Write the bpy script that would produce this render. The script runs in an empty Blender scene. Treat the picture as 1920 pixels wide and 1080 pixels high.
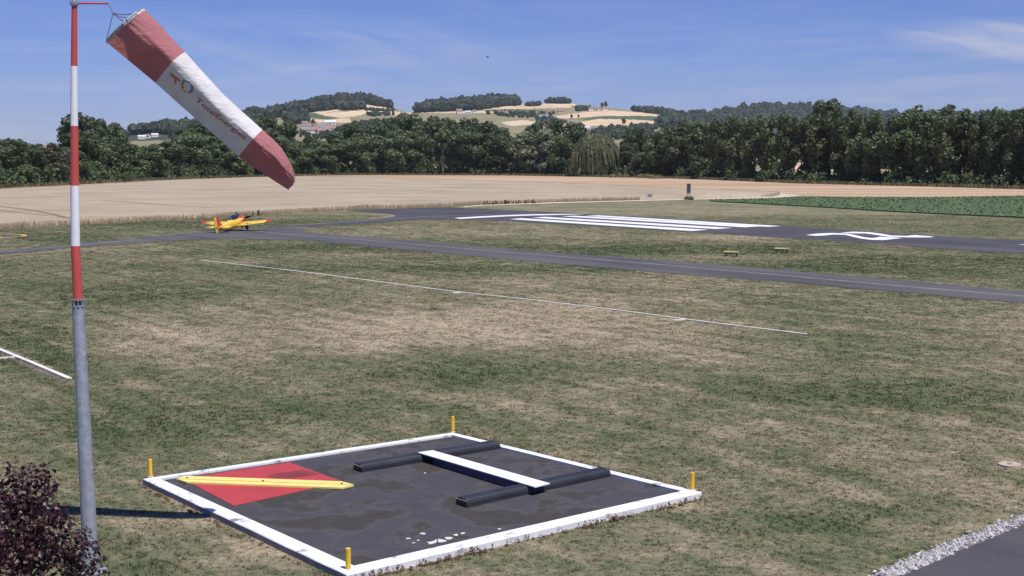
import bpy, bmesh, math, random
import numpy as np
from mathutils import Vector, Matrix
from mathutils.geometry import tessellate_polygon

R = math.radians
SC = bpy.context.scene
COL = SC.collection
random.seed(7)
rng = np.random.default_rng(7)

# ------------------------------------------------------------------ camera
CAM_H = 8.0
FPX = 2450.0                       # focal length in pixels of the 1920 wide photograph
PITCH = math.atan(240 / FPX)
cd = bpy.data.cameras.new('camera')
cam = bpy.data.objects.new('camera', cd)
COL.objects.link(cam)
cd.sensor_width = 36.0
cd.lens = FPX / 1920 * 36.0
cd.clip_start = 0.1
cd.clip_end = 40000
cam.location = (0, 0, CAM_H)
cam.rotation_euler = (math.pi / 2 - PITCH, 0, 0)
SC.camera = cam

# ------------------------------------------------------------------ light
SUN_EL, SUN_AZ = R(65.0), R(138.0)           # azimuth clockwise from the view direction
SUN_DIR = Vector((math.sin(SUN_AZ) * math.cos(SUN_EL), math.cos(SUN_AZ) * math.cos(SUN_EL), math.sin(SUN_EL)))
ld = bpy.data.lights.new('sun', 'SUN')
ld.energy = 4.9
ld.angle = R(0.53)
ld.color = (1.0, 0.955, 0.89)
sun = bpy.data.objects.new('sun', ld)
COL.objects.link(sun)
sun.rotation_euler = SUN_DIR.to_track_quat('Z', 'Y').to_euler()
sun.location = (30, -30, 60)

SC.view_settings.view_transform = 'Standard'
SC.view_settings.look = 'None'
SC.view_settings.gamma = 1
SC.view_settings.exposure = 0.12
SC.view_settings.use_curve_mapping = False
SC.render.engine = 'CYCLES'
SC.cycles.max_bounces = 6
SC.cycles.transparent_max_bounces = 6


class NT:
    """tiny node-tree helper"""
    def __init__(s, nt):
        s.t = nt

    def n(s, kind, **kw):
        nd = s.t.nodes.new(kind)
        for k, v in kw.items():
            setattr(nd, k, v)
        return nd

    def l(s, a, b):
        s.t.links.new(a, b)

    def put(s, sock, v):
        if hasattr(v, 'is_output'):
            s.l(v, sock)
        else:
            sock.default_value = v

    def math(s, op, a, b=0.0, c=None, clamp=False):
        m = s.n('ShaderNodeMath', operation=op, use_clamp=clamp)
        s.put(m.inputs[0], a)
        s.put(m.inputs[1], b)
        if c is not None:
            s.put(m.inputs[2], c)
        return m.outputs[0]

    def noise(s, vec, scale, detail=3.0, rough=0.55, dist=0.0):
        nd = s.n('ShaderNodeTexNoise')
        if vec is not None:
            s.l(vec, nd.inputs['Vector'])
        nd.inputs['Scale'].default_value = scale
        nd.inputs['Detail'].default_value = detail
        nd.inputs['Roughness'].default_value = rough
        nd.inputs['Distortion'].default_value = dist
        return nd.outputs['Fac']

    def rng(s, v, a, b, c=0.0, d=1.0):
        m = s.n('ShaderNodeMapRange')
        s.put(m.inputs['Value'], v)
        for k, x in zip(('From Min', 'From Max', 'To Min', 'To Max'), (a, b, c, d)):
            m.inputs[k].default_value = x
        return m.outputs[0]

    def mix(s, f, a, b):
        m = s.n('ShaderNodeMix', data_type='RGBA')
        s.put(m.inputs[0], f)
        for sock, v in ((m.inputs[6], a), (m.inputs[7], b)):
            if hasattr(v, 'is_output'):
                s.l(v, sock)
            else:
                sock.default_value = (*v, 1) if len(v) == 3 else v
        return m.outputs[2]

    def ramp(s, f, stops):
        r = s.n('ShaderNodeValToRGB')
        s.put(r.inputs[0], f)
        els = r.color_ramp.elements
        while len(els) < len(stops):
            els.new(0.5)
        for e, (p, c) in zip(els, stops):
            e.position = p
            e.color = (*c, 1)
        return r.outputs[0]


# world: clear midday sky with thin cirrus
W = bpy.data.worlds.new('World')
SC.world = W
W.use_nodes = True
W.node_tree.nodes.clear()
w = NT(W.node_tree)
sky = w.n('ShaderNodeTexSky', sky_type='NISHITA')
sky.sun_disc = False
sky.sun_elevation = SUN_EL
sky.sun_rotation = SUN_AZ
sky.air_density = 1.0
sky.dust_density = 0.2
sky.ozone_density = 2.5
tc = w.n('ShaderNodeTexCoord')
sep = w.n('ShaderNodeSeparateXYZ')
w.l(tc.outputs['Generated'], sep.inputs[0])
az = w.math('ARCTAN2', sep.outputs[0], sep.outputs[1])
el = w.math('ARCSINE', sep.outputs[2])


def cirrus(ax, ex, tilt, seed, scale):
    c = w.n('ShaderNodeCombineXYZ')
    w.l(w.math('MULTIPLY', az, ax), c.inputs[0])
    w.l(w.math('MULTIPLY', w.math('ADD', el, w.math('MULTIPLY', az, tilt)), ex), c.inputs[1])
    c.inputs[2].default_value = seed
    return w.noise(c.outputs[0], scale, 6.0, 0.6, 0.6)


def patch(a0, e0, ra, re, tilt=0.0):
    da = w.math('SUBTRACT', az, a0)
    de = w.math('SUBTRACT', w.math('ADD', el, w.math('MULTIPLY', da, tilt)), e0)
    q = w.math('ADD', w.math('POWER', w.math('ABSOLUTE', w.math('DIVIDE', da, ra)), 2.0),
               w.math('POWER', w.math('ABSOLUTE', w.math('DIVIDE', de, re)), 2.0))
    return w.rng(q, 0.0, 1.6, 1.0, 0.0)


n1 = cirrus(3.0, 20.0, 0.10, 1.7, 2.0)
n2 = cirrus(6.0, 70.0, -0.04, 5.1, 1.6)
veil = w.math('MULTIPLY', w.rng(n1, 0.47, 0.78), 0.16)
low = w.math('MULTIPLY', w.math('MULTIPLY', w.rng(n2, 0.45, 0.72), 0.70), w.rng(el, 0.015, 0.11, 1.0, 0.10))
n3 = cirrus(5.0, 34.0, 0.25, 9.3, 1.8)
p1 = w.math('MULTIPLY', patch(-0.125, 0.083, 0.15, 0.024, 0.06), w.rng(n3, 0.36, 0.70))
p2 = w.math('MULTIPLY', patch(0.375, 0.083, 0.085, 0.014, 0.08), w.rng(n3, 0.25, 0.62))
p3 = w.math('MULTIPLY', patch(0.33, 0.055, 0.05, 0.006, 0.0), w.rng(n3, 0.3, 0.7))
tot = w.math('ADD', w.math('ADD', veil, low),
             w.math('ADD', w.math('MULTIPLY', p1, 0.42), w.math('ADD', w.math('MULTIPLY', p2, 1.15), w.math('MULTIPLY', p3, 0.5))), clamp=True)
# nishita values are physical; clouds are given in the same unit
tint = w.mix(w.rng(el, 0.0, 0.16), (0.80, 0.93, 1.72), (0.50, 0.715, 1.50))
mul = w.n('ShaderNodeMix', data_type='RGBA', blend_type='MULTIPLY')
mul.inputs[0].default_value = 1.0
w.l(sky.outputs[0], mul.inputs[6])
w.l(tint, mul.inputs[7])
cm = w.mix(w.math('MULTIPLY', tot, 0.75), mul.outputs[2], (8.2, 8.6, 10.6))
bg = w.n('ShaderNodeBackground')
w.l(cm, bg.inputs[0])
bg.inputs[1].default_value = 0.061
out = w.n('ShaderNodeOutputWorld')
w.l(bg.outputs[0], out.inputs[0])

# ------------------------------------------------------------------ survey helpers
CC, SS = math.cos(PITCH), math.sin(PITCH)


def ray(px, py):
    v = -(py - 540) / FPX
    return ((px - 960) / FPX, CC + v * SS, -SS + v * CC)


def g(px, py, z=0.0):
    """ground point (height z) seen at photograph pixel px, py"""
    r = ray(px, py)
    t = (CAM_H - z) / -r[2]
    return (r[0] * t, r[1] * t, z)


def at(px, py, Y):
    """point at depth Y seen at pixel px, py"""
    r = ray(px, py)
    t = Y / r[1]
    return (r[0] * t, Y, CAM_H + r[2] * t)


def pix(x, y, z):
    z = np.asarray(z) - CAM_H
    zc = y * CC - z * SS
    up = y * SS + z * CC
    return 960 + FPX * x / zc, 540 - FPX * up / zc


BASE = {}


def base_of(o):
    return BASE.get(o.name, Vector((0, 0, 0)))


def mesh(name, V, F, mats, mat_idx=None, smooth=False):
    me = bpy.data.meshes.new(name)
    me.from_pydata([tuple(map(float, v)) for v in V], [], [tuple(f) for f in F])
    for m in (mats if isinstance(mats, (list, tuple)) else [mats]):
        me.materials.append(m)
    if mat_idx is not None:
        me.polygons.foreach_set('material_index', np.asarray(mat_idx, np.int32))
    if smooth:
        me.polygons.foreach_set('use_smooth', np.ones(len(me.polygons), bool))
    me.update()
    return me


def npmesh(name, V, nper, mats, smooth=False):
    """V: (n*nper,3) separate polygons of nper corners"""
    V = np.asarray(V, np.float32).reshape(-1, 3)
    n = len(V) // nper
    me = bpy.data.meshes.new(name)
    me.vertices.add(len(V))
    me.vertices.foreach_set('co', V.ravel())
    me.loops.add(len(V))
    me.loops.foreach_set('vertex_index', np.arange(len(V), dtype=np.int32))
    me.polygons.add(n)
    me.polygons.foreach_set('loop_start', np.arange(0, len(V), nper, dtype=np.int32))
    me.polygons.foreach_set('loop_total', np.full(n, nper, np.int32))
    for m in (mats if isinstance(mats, (list, tuple)) else [mats]):
        me.materials.append(m)
    me.update(calc_edges=True)
    return me


def link(name, me, parent=None):
    o = bpy.data.objects.new(name, me)
    COL.objects.link(o)
    if parent is not None:
        o.parent = parent
    return o


def obj(name, V, F, mats, parent=None, smooth=False, mat_idx=None):
    """V in world coordinates, stored relative to the base of the thing it belongs to"""
    b = base_of(parent) if parent is not None else Vector((0, 0, 0))
    V = [(v[0] - b[0], v[1] - b[1], v[2] - b[2]) for v in V]
    o = link(name, mesh(name, V, F, mats, mat_idx, smooth), parent)
    BASE[o.name] = b
    return o


def thing(name, label, cat, loc, group=None):
    o = bpy.data.objects.new(name, None)
    o.empty_display_size = 0.2
    COL.objects.link(o)
    o.location = loc
    BASE[o.name] = Vector(loc)
    return tag(o, label, cat, group)


def tag(o, label=None, cat=None, group=None, kind=None):
    if label:
        o['label'] = label
    if cat:
        o['category'] = cat
    if group:
        o['group'] = group
    if kind:
        o['kind'] = kind
    return o


def struct(o):
    o['kind'] = 'structure'
    return o


def box(c, sx, sy, sz, rot=0.0):
    """box centred at c"""
    ca, sa = math.cos(rot), math.sin(rot)
    V = []
    for dz in (-1, 1):
        for dx, dy in ((-1, -1), (1, -1), (1, 1), (-1, 1)):
            x, y = dx * sx / 2, dy * sy / 2
            V.append((c[0] + x * ca - y * sa, c[1] + x * sa + y * ca, c[2] + dz * sz / 2))
    F = [(3, 2, 1, 0), (4, 5, 6, 7), (0, 1, 5, 4), (1, 2, 6, 5), (2, 3, 7, 6), (3, 0, 4, 7)]
    return V, F


def prism(poly, z0, z1):
    """poly: list of (x,y[,z]) -> closed prism"""
    n = len(poly)
    a = sum(poly[i][0] * poly[(i + 1) % n][1] - poly[(i + 1) % n][0] * poly[i][1] for i in range(n))
    if a < 0:
        poly = poly[::-1]
    V = [(p[0], p[1], z0) for p in poly] + [(p[0], p[1], z1) for p in poly]
    tri = tessellate_polygon([[Vector((p[0], p[1], 0)) for p in poly]])
    F = []
    for t in tri:
        p = [Vector(V[i]) for i in t]
        up = (p[1] - p[0]).cross(p[2] - p[0]).z > 0
        tt = t if up else t[::-1]
        F.append(tuple(i + n for i in tt))
        F.append(tuple(reversed(tt)))
    for i in range(n):
        j = (i + 1) % n
        F.append((i, j, j + n, i + n))
    return V, F


def sheet(poly, z):
    V = [(p[0], p[1], z) for p in poly]
    F = []
    for t in tessellate_polygon([[Vector((p[0], p[1], 0)) for p in poly]]):
        p = [Vector(V[i]) for i in t]
        F.append(tuple(t) if (p[1] - p[0]).cross(p[2] - p[0]).z > 0 else tuple(reversed(t)))
    return V, F


def join(parts):
    V, F = [], []
    for v, f in parts:
        k = len(V)
        V += list(v)
        F += [tuple(i + k for i in q) for q in f]
    return V, F


def tube(pts, radii, seg=12, cap=True):
    V, F = [], []
    pts = [Vector(p) for p in pts]
    if not hasattr(radii, '__len__'):
        radii = [radii] * len(pts)
    for i, p in enumerate(pts):
        d = (pts[min(i + 1, len(pts) - 1)] - pts[max(i - 1, 0)]).normalized()
        a = d.orthogonal().normalized() if i == 0 else (a - d * a.dot(d)).normalized()
        b = d.cross(a)
        for k in range(seg):
            t = 2 * math.pi * k / seg
            V.append(p + (a * math.cos(t) + b * math.sin(t)) * radii[i])
    for i in range(len(pts) - 1):
        for k in range(seg):
            k2 = (k + 1) % seg
            F.append((i * seg + k, i * seg + k2, (i + 1) * seg + k2, (i + 1) * seg + k))
    if cap:
        F.append(tuple(range(seg - 1, -1, -1)))
        F.append(tuple(range((len(pts) - 1) * seg, len(pts) * seg)))
    return [tuple(v) for v in V], F


def loft(secs, seg=16, cap=True):
    """secs: list of rings (each a list of points)"""
    V = [p for s in secs for p in s]
    m = len(secs[0])
    F = []
    for i in range(len(secs) - 1):
        for k in range(m):
            k2 = (k + 1) % m
            F.append((i * m + k, i * m + k2, (i + 1) * m + k2, (i + 1) * m + k))
    if cap:
        F.append(tuple(range(m - 1, -1, -1)))
        F.append(tuple(range((len(secs) - 1) * m, len(secs) * m)))
    return V, F


# ------------------------------------------------------------------ materials
def new_mat(name):
    m = bpy.data.materials.new(name)
    m.use_nodes = True
    m.node_tree.nodes.clear()
    t = NT(m.node_tree)
    o = t.n('ShaderNodeOutputMaterial')
    b = t.n('ShaderNodeBsdfPrincipled')
    t.l(b.outputs[0], o.inputs[0])
    return m, t, b, o


def basic(name, c1, c2=None, scale=4.0, rough=0.7, bump=0.0, bscale=30.0, metal=0.0, spec=0.4, lo=0.35, hi=0.65, coords='Object', dirt=None, dscale=2.0, dlo=0.55, dhi=0.75):
    m, t, b, o = new_mat(name)
    co = t.n('ShaderNodeTexCoord').outputs[coords]
    col = None
    if c2 is not None:
        col = t.mix(t.rng(t.noise(co, scale, 5.0, 0.6), lo, hi), c1, c2)
    if dirt is not None:
        src = col if col is not None else c1
        col = t.mix(t.rng(t.noise(co, dscale, 6.0, 0.65), dlo, dhi), src, dirt)
    if col is None:
        b.inputs['Base Color'].default_value = (*c1, 1)
    else:
        t.l(col, b.inputs['Base Color'])
    b.inputs['Roughness'].default_value = rough
    b.inputs['Metallic'].default_value = metal
    b.inputs['Specular IOR Level'].default_value = spec
    if bump:
        bp = t.n('ShaderNodeBump')
        bp.inputs['Strength'].default_value = bump
        bp.inputs['Distance'].default_value = 0.02
        t.l(t.noise(co, bscale, 4.0), bp.inputs['Height'])
        t.l(bp.outputs[0], b.inputs['Normal'])
    return m


GREEN, OLIVE, STRAW = (0.100, 0.120, 0.060), (0.186, 0.172, 0.105), (0.385, 0.318, 0.222)


def grass_material(name, blades=False):
    m, t, b, o = new_mat(name)
    pos = t.n('ShaderNodeNewGeometry').outputs['Position']
    at_ = t.n('ShaderNodeAttribute', attribute_name='dry').outputs['Fac']
    big = t.noise(pos, 0.11, 4.0, 0.6, 0.4)
    mid = t.noise(pos, 0.75, 5.0, 0.68, 0.6)
    fine = t.noise(pos, 5.0, 4.0, 0.75)
    micro = t.noise(pos, 24.0, 3.0, 0.8)
    f = t.math('ADD', at_, t.math('MULTIPLY', t.math('SUBTRACT', big, 0.5), 0.8))
    f = t.math('ADD', f, t.math('MULTIPLY', t.math('SUBTRACT', mid, 0.5), 1.10))
    tuft = t.noise(pos, 0.42, 4.0, 0.75, 0.3)
    f = t.math('ADD', f, t.math('SUBTRACT', t.rng(tuft, 0.58, 0.68, 0, 0.26), t.rng(tuft, 0.44, 0.34, 0, 0.20)))
    f = t.math('ADD', f, t.math('MULTIPLY', t.math('SUBTRACT', fine, 0.5), 1.1))
    f = t.math('ADD', f, t.math('MULTIPLY', t.math('SUBTRACT', micro, 0.5), 0.85))
    sx_ = t.n('ShaderNodeSeparateXYZ')
    t.l(pos, sx_.inputs[0])
    al = t.math('SUBTRACT', t.math('MULTIPLY', sx_.outputs[0], 0.606), t.math('MULTIPLY', sx_.outputs[1], 0.795))
    ac = t.math('ADD', t.math('MULTIPLY', sx_.outputs[0], 0.795), t.math('MULTIPLY', sx_.outputs[1], 0.606))
    cmb = t.n('ShaderNodeCombineXYZ')
    t.l(t.math('MULTIPLY', al, 0.07), cmb.inputs[0])
    t.l(t.math('MULTIPLY', ac, 0.95), cmb.inputs[1])
    mow = t.noise(cmb.outputs[0], 1.0, 4.0, 0.65)
    f = t.math('ADD', f, t.math('MULTIPLY', t.math('SUBTRACT', mow, 0.5), 0.95))
    if blades:
        rn = t.n('ShaderNodeAttribute', attribute_name='rnd').outputs['Fac']
        f = t.math('ADD', f, t.math('MULTIPLY', t.math('SUBTRACT', rn, 0.45), 0.55), clamp=True)
    else:
        f = t.math('ADD', f, 0.0, clamp=True)
    col = t.ramp(f, [(0.0, (0.070, 0.090, 0.042)), (0.28, GREEN), (0.58, OLIVE), (1.0, STRAW)])
    if not blades:
        soil = t.rng(t.noise(pos, 7.0, 5.0, 0.8, 0.5), 0.30, 0.44, 0.55, 0.0)
        col = t.mix(soil, col, (0.075, 0.058, 0.040))
    t.l(col, b.inputs['Base Color'])
    b.inputs['Roughness'].default_value = 0.95
    b.inputs['Specular IOR Level'].default_value = 0.1
    if blades:
        tr = t.n('ShaderNodeBsdfTranslucent')
        t.l(col, tr.inputs[0])
        mx = t.n('ShaderNodeMixShader')
        mx.inputs[0].default_value = 0.42
        t.l(b.outputs[0], mx.inputs[1])
        t.l(tr.outputs[0], mx.inputs[2])
        t.l(mx.outputs[0], o.inputs[0])
    else:
        bp = t.n('ShaderNodeBump')
        bp.inputs['Strength'].default_value = 0.9
        bp.inputs['Distance'].default_value = 0.05
        t.l(t.math('ADD', t.math('ADD', t.math('MULTIPLY', fine, 1.0), t.math('MULTIPLY', micro, 0.5)), t.math('MULTIPLY', mid, 1.5)), bp.inputs['Height'])
        t.l(bp.outputs[0], b.inputs['Normal'])
    return m


def leaf_material(name, dark, light, trans=0.36, vary=0.5, nscale=0.35, rough=0.6):
    m, t, b, o = new_mat(name)
    oi = t.n('ShaderNodeObjectInfo')
    co = t.n('ShaderNodeTexCoord').outputs['Object']
    f = t.math('ADD', t.math('MULTIPLY', t.noise(co, nscale, 4.0, 0.7), 1.3), t.math('MULTIPLY', t.math('SUBTRACT', oi.outputs['Random'], 0.5), vary))
    f = t.math('ADD', f, -0.15, clamp=True)
    col = t.mix(f, dark, light)
    hs = t.n('ShaderNodeHueSaturation')
    t.l(col, hs.inputs['Color'])
    t.l(t.rng(oi.outputs['Random'], 0, 1, 0.485, 0.515), hs.inputs['Hue'])
    col = hs.outputs[0]
    t.l(col, b.inputs['Base Color'])
    b.inputs['Roughness'].default_value = rough
    b.inputs['Specular IOR Level'].default_value = 0.35
    tr = t.n('ShaderNodeBsdfTranslucent')
    t.l(col, tr.inputs[0])
    mx = t.n('ShaderNodeMixShader')
    mx.inputs[0].default_value = trans
    t.l(b.outputs[0], mx.inputs[1])
    t.l(tr.outputs[0], mx.inputs[2])
    t.l(mx.outputs[0], o.inputs[0])
    return m


def cloth_material(name, c, trans=0.22):
    m, t, b, o = new_mat(name)
    co = t.n('ShaderNodeTexCoord').outputs['Object']
    col = t.mix(t.rng(t.noise(co, 2.2, 5.0, 0.6), 0.3, 0.75), c, tuple(x * 0.82 for x in c))
    t.l(col, b.inputs['Base Color'])
    b.inputs['Roughness'].default_value = 0.85
    b.inputs['Specular IOR Level'].default_value = 0.15
    bp = t.n('ShaderNodeBump')
    bp.inputs['Strength'].default_value = 0.7
    bp.inputs['Distance'].default_value = 0.05
    mpn = t.n('ShaderNodeMapping')
    mpn.inputs['Rotation'].default_value = (0, R(42), 0)
    mpn.inputs['Scale'].default_value = (2.0, 5.0, 9.0)
    t.l(co, mpn.inputs[0])
    t.l(t.noise(mpn.outputs[0], 1.0, 5.0, 0.6, 0.8), bp.inputs['Height'])
    t.l(bp.outputs[0], b.inputs['Normal'])
    tr = t.n('ShaderNodeBsdfTranslucent')
    t.l(col, tr.inputs[0])
    mx = t.n('ShaderNodeMixShader')
    mx.inputs[0].default_value = trans
    t.l(b.outputs[0], mx.inputs[1])
    t.l(tr.outputs[0], mx.inputs[2])
    t.l(mx.outputs[0], o.inputs[0])
    return m


M = {}
M['grass'] = grass_material('grass_turf')
M['blade'] = grass_material('grass_blade', True)
def asphalt_material(name, c1, c2):
    m, t, b, o = new_mat(name)
    pos = t.n('ShaderNodeNewGeometry').outputs['Position']
    sx_ = t.n('ShaderNodeSeparateXYZ')
    t.l(pos, sx_.inputs[0])
    al = t.math('SUBTRACT', t.math('MULTIPLY', sx_.outputs[0], 0.606), t.math('MULTIPLY', sx_.outputs[1], 0.795))
    ac = t.math('ADD', t.math('MULTIPLY', sx_.outputs[0], 0.795), t.math('MULTIPLY', sx_.outputs[1], 0.606))
    cmb = t.n('ShaderNodeCombineXYZ')
    t.l(t.math('MULTIPLY', al, 0.02), cmb.inputs[0])
    t.l(t.math('MULTIPLY', ac, 0.5), cmb.inputs[1])
    lanes = t.noise(cmb.outputs[0], 1.0, 4.0, 0.6)
    patches = t.noise(pos, 0.09, 4.0, 0.6)
    grain = t.noise(pos, 9.0, 4.0, 0.8)
    v = t.math('ADD', t.math('ADD', t.math('MULTIPLY', lanes, 0.6), t.math('MULTIPLY', patches, 0.5)), t.math('MULTIPLY', grain, 0.3))
    col = t.ramp(v, [(0.50, c1), (0.70, tuple((x + y) / 2 for x, y in zip(c1, c2))), (0.90, c2)])
    t.l(col, b.inputs['Base Color'])
    b.inputs['Roughness'].default_value = 0.9
    b.inputs['Specular IOR Level'].default_value = 0.25
    bp = t.n('ShaderNodeBump')
    bp.inputs['Strength'].default_value = 0.35
    bp.inputs['Distance'].default_value = 0.01
    t.l(grain, bp.inputs['Height'])
    t.l(bp.outputs[0], b.inputs['Normal'])
    return m


M['asphalt'] = asphalt_material('asphalt', (0.050, 0.049, 0.055), (0.125, 0.121, 0.124))
M['runway'] = asphalt_material('runway_asphalt', (0.040, 0.038, 0.048), (0.098, 0.094, 0.104))
M['asphalt_near'] = asphalt_material('asphalt_near', (0.044, 0.042, 0.050), (0.092, 0.088, 0.096))
M['paint'] = basic('white_paint', (0.80, 0.80, 0.82), (0.66, 0.66, 0.69), 0.8, 0.6, dirt=(0.40, 0.40, 0.42), dscale=0.9, dlo=0.62, dhi=0.78)
M['line'] = basic('faded_line', (0.50, 0.46, 0.40), (0.32, 0.29, 0.26), 0.6, 0.8)
M['strip'] = basic('white_strip', (0.72, 0.70, 0.66), (0.55, 0.52, 0.47), 1.5, 0.8)
M['tan_earth'] = basic('tan_earth', (0.33, 0.26, 0.185), (0.22, 0.17, 0.115), 1.5, 0.95, 0.4, 20)
M['dirt'] = basic('pale_track', (0.56, 0.47, 0.39), (0.44, 0.37, 0.30), 0.3, 0.95)
M['yellow_paint'] = basic('yellow_paint', (0.72, 0.50, 0.06), (0.60, 0.42, 0.06), 1.0, 0.6)


def wheat_material():
    m, t, b, o = new_mat('ripe_wheat')
    pos = t.n('ShaderNodeNewGeometry').outputs['Position']
    a = t.noise(pos, 0.05, 4.0, 0.6)
    f = t.noise(pos, 1.6, 5.0, 0.8)
    mp = t.n('ShaderNodeMapping')
    mp.inputs['Rotation'].default_value = (0, 0, R(-10))
    mp.inputs['Scale'].default_value = (0.01, 0.35, 1)
    t.l(pos, mp.inputs[0])
    rows = t.noise(mp.outputs[0], 1.0, 3.0, 0.7)
    v = t.math('ADD', t.math('ADD', t.math('MULTIPLY', a, 0.55), t.math('MULTIPLY', f, 0.75)), t.math('MULTIPLY', rows, 0.14))
    col = t.ramp(v, [(0.46, (0.205, 0.165, 0.115)), (0.70, (0.350, 0.288, 0.212)), (0.98, (0.47, 0.40, 0.305))])
    t.l(col, b.inputs['Base Color'])
    b.inputs['Roughness'].default_value = 0.95
    b.inputs['Specular IOR Level'].default_value = 0.1
    bp = t.n('ShaderNodeBump')
    bp.inputs['Strength'].default_value = 0.8
    bp.inputs['Distance'].default_value = 0.15
    t.l(f, bp.inputs['Height'])
    t.l(bp.outputs[0], b.inputs['Normal'])
    return m


def stubble_material():
    m, t, b, o = new_mat('cut_stubble')
    pos = t.n('ShaderNodeNewGeometry').outputs['Position']
    mp = t.n('ShaderNodeMapping')
    mp.inputs['Rotation'].default_value = (0, 0, R(4))
    mp.inputs['Scale'].default_value = (0.004, 0.07, 1)
    t.l(pos, mp.inputs[0])
    rows = t.noise(mp.outputs[0], 1.0, 4.0, 0.6)
    f = t.noise(pos, 0.8, 4.0, 0.75)
    v = t.math('ADD', t.math('MULTIPLY', rows, 0.8), t.math('MULTIPLY', f, 0.25))
    col = t.ramp(v, [(0.36, (0.29, 0.205, 0.130)), (0.52, (0.41, 0.295, 0.195)), (0.70, (0.53, 0.41, 0.29))])
    t.l(col, b.inputs['Base Color'])
    b.inputs['Roughness'].default_value = 0.95
    b.inputs['Specular IOR Level'].default_value = 0.1
    return m


M['wheat'] = wheat_material()
M['stubble'] = stubble_material()
M['stalk'] = leaf_material('wheat_stalk', (0.52, 0.42, 0.29), (0.78, 0.66, 0.49), 0.55, 0.0, 0.8, 0.9)
M['crop'] = basic('green_crop', (0.062, 0.104, 0.042), (0.095, 0.145, 0.062), 0.9, 0.8, 0.6, 6)
M['crop_leaf'] = leaf_material('crop_leaf', (0.075, 0.115, 0.042), (0.120, 0.172, 0.070), 0.2, 0.0, 0.8)
M['tramline'] = basic('tramline', (0.16, 0.12, 0.085), (0.24, 0.18, 0.125), 0.3, 0.95)
M['rough_grass'] = leaf_material('rough_grass', (0.10, 0.095, 0.045), (0.26, 0.22, 0.12), 0.2, 0.0, 0.15)

# ------------------------------------------------------------------ ground sheet
# dry (+) and green (-) patches of the turf as they lie on the airfield
PATCHES = [(640, 625, 430, 42, .34), (1000, 585, 420, 40, .24), (1200, 520, 500, 22, .12), (1500, 900, 260, 60, .16),
           (1130, 725, 260, 25, .14), (1480, 790, 300, 30, .10), (1750, 830, 260, 50, .10), (1150, 640, 300, 40, .16), (260, 640, 160, 28, .2),
           (80, 640, 130, 40, -.32), (300, 555, 260, 26, -.14), (900, 695, 340, 30, -.15), (1640, 745, 260, 28, -.22),
           (600, 780, 300, 40, -.06), (250, 800, 240, 45, -.10), (1450, 985, 170, 22, -.22), (1660, 955, 140, 18, -.18),
           (260, 1040, 150, 45, -.22), (1250, 470, 260, 10, -.22), (1700, 500, 300, 18, -.20), (830, 432, 330, 12, .20),
           (1350, 445, 200, 5, .35), (1350, 483, 120, 4, .25), (700, 465, 300, 8, -.18), (1000, 505, 500, 8, -.22),
           (1650, 425, 350, 12, -.05), (1250, 395, 300, 8, .14), (400, 420, 300, 9, -.25), (120, 445, 130, 10, -.12),
           (330, 975, 130, 18, .40), (480, 1040, 90, 20, .45), (1300, 945, 60, 10, .35), (1000, 1030, 350, 14, .10),
           (1800, 1000, 160, 16, .22), (150, 468, 160, 3, .35), (1150, 770, 60, 8, .1), (1900, 640, 200, 60, .10)]


def dryness(x, y):
    x = np.asarray(x, float)
    y = np.asarray(y, float)
    yy = np.maximum(y, 5.0)
    px, py = pix(x, yy, 0.0)
    d = np.full(x.shape, 0.47)
    for cx, cy, rx, ry, a in PATCHES:
        q = ((px - cx) / rx) ** 2 + ((py - cy) / ry) ** 2
        d += a * np.exp(-q * 0.9)
    d = np.where(py < 400, d * 0.6 + 0.24, d)
    return np.clip(d, 0.05, 0.95)


def axis(fine_lo, fine_hi, step, lo, hi, grow=1.13):
    a = list(np.arange(fine_lo, fine_hi, step))
    s = step
    v = a[-1]
    while v < hi:
        s *= grow
        v += s
        a.append(v)
    s = step
    v = a[0]
    while v > lo:
        s *= grow
        v -= s
        a.insert(0, v)
    return np.array(a)


gx = axis(-26, 26, 0.5, -9000, 9000, 1.07)
gy = axis(16, 60, 0.5, -400, 12000, 1.035)
GX, GY = np.meshgrid(gx, gy)
nx, ny = len(gx), len(gy)
V = np.stack([GX.ravel(), GY.ravel(), np.zeros(nx * ny)], 1)
ii = (np.arange(ny - 1)[:, None] * nx + np.arange(nx - 1)[None, :]).ravel()
F = np.stack([ii, ii + 1, ii + nx + 1, ii + nx], 1)
me = bpy.data.meshes.new('ground')
me.vertices.add(len(V))
me.vertices.foreach_set('co', V.ravel())
me.loops.add(F.size)
me.loops.foreach_set('vertex_index', F.ravel().astype(np.int32))
me.polygons.add(len(F))
me.polygons.foreach_set('loop_start', np.arange(0, F.size, 4, dtype=np.int32))
me.polygons.foreach_set('loop_total', np.full(len(F), 4, np.int32))
me.update(calc_edges=True)
at_ = me.attributes.new('dry', 'FLOAT', 'POINT')
at_.data.foreach_set('value', dryness(V[:, 0], V[:, 1]).astype(np.float32))
me.materials.append(M['grass'])
struct(link('ground', me))


# ------------------------------------------------------------------ hills
def interp(pts):
    a = np.array(pts, float)
    return lambda x: np.interp(x, a[:, 0], a[:, 1])


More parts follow.
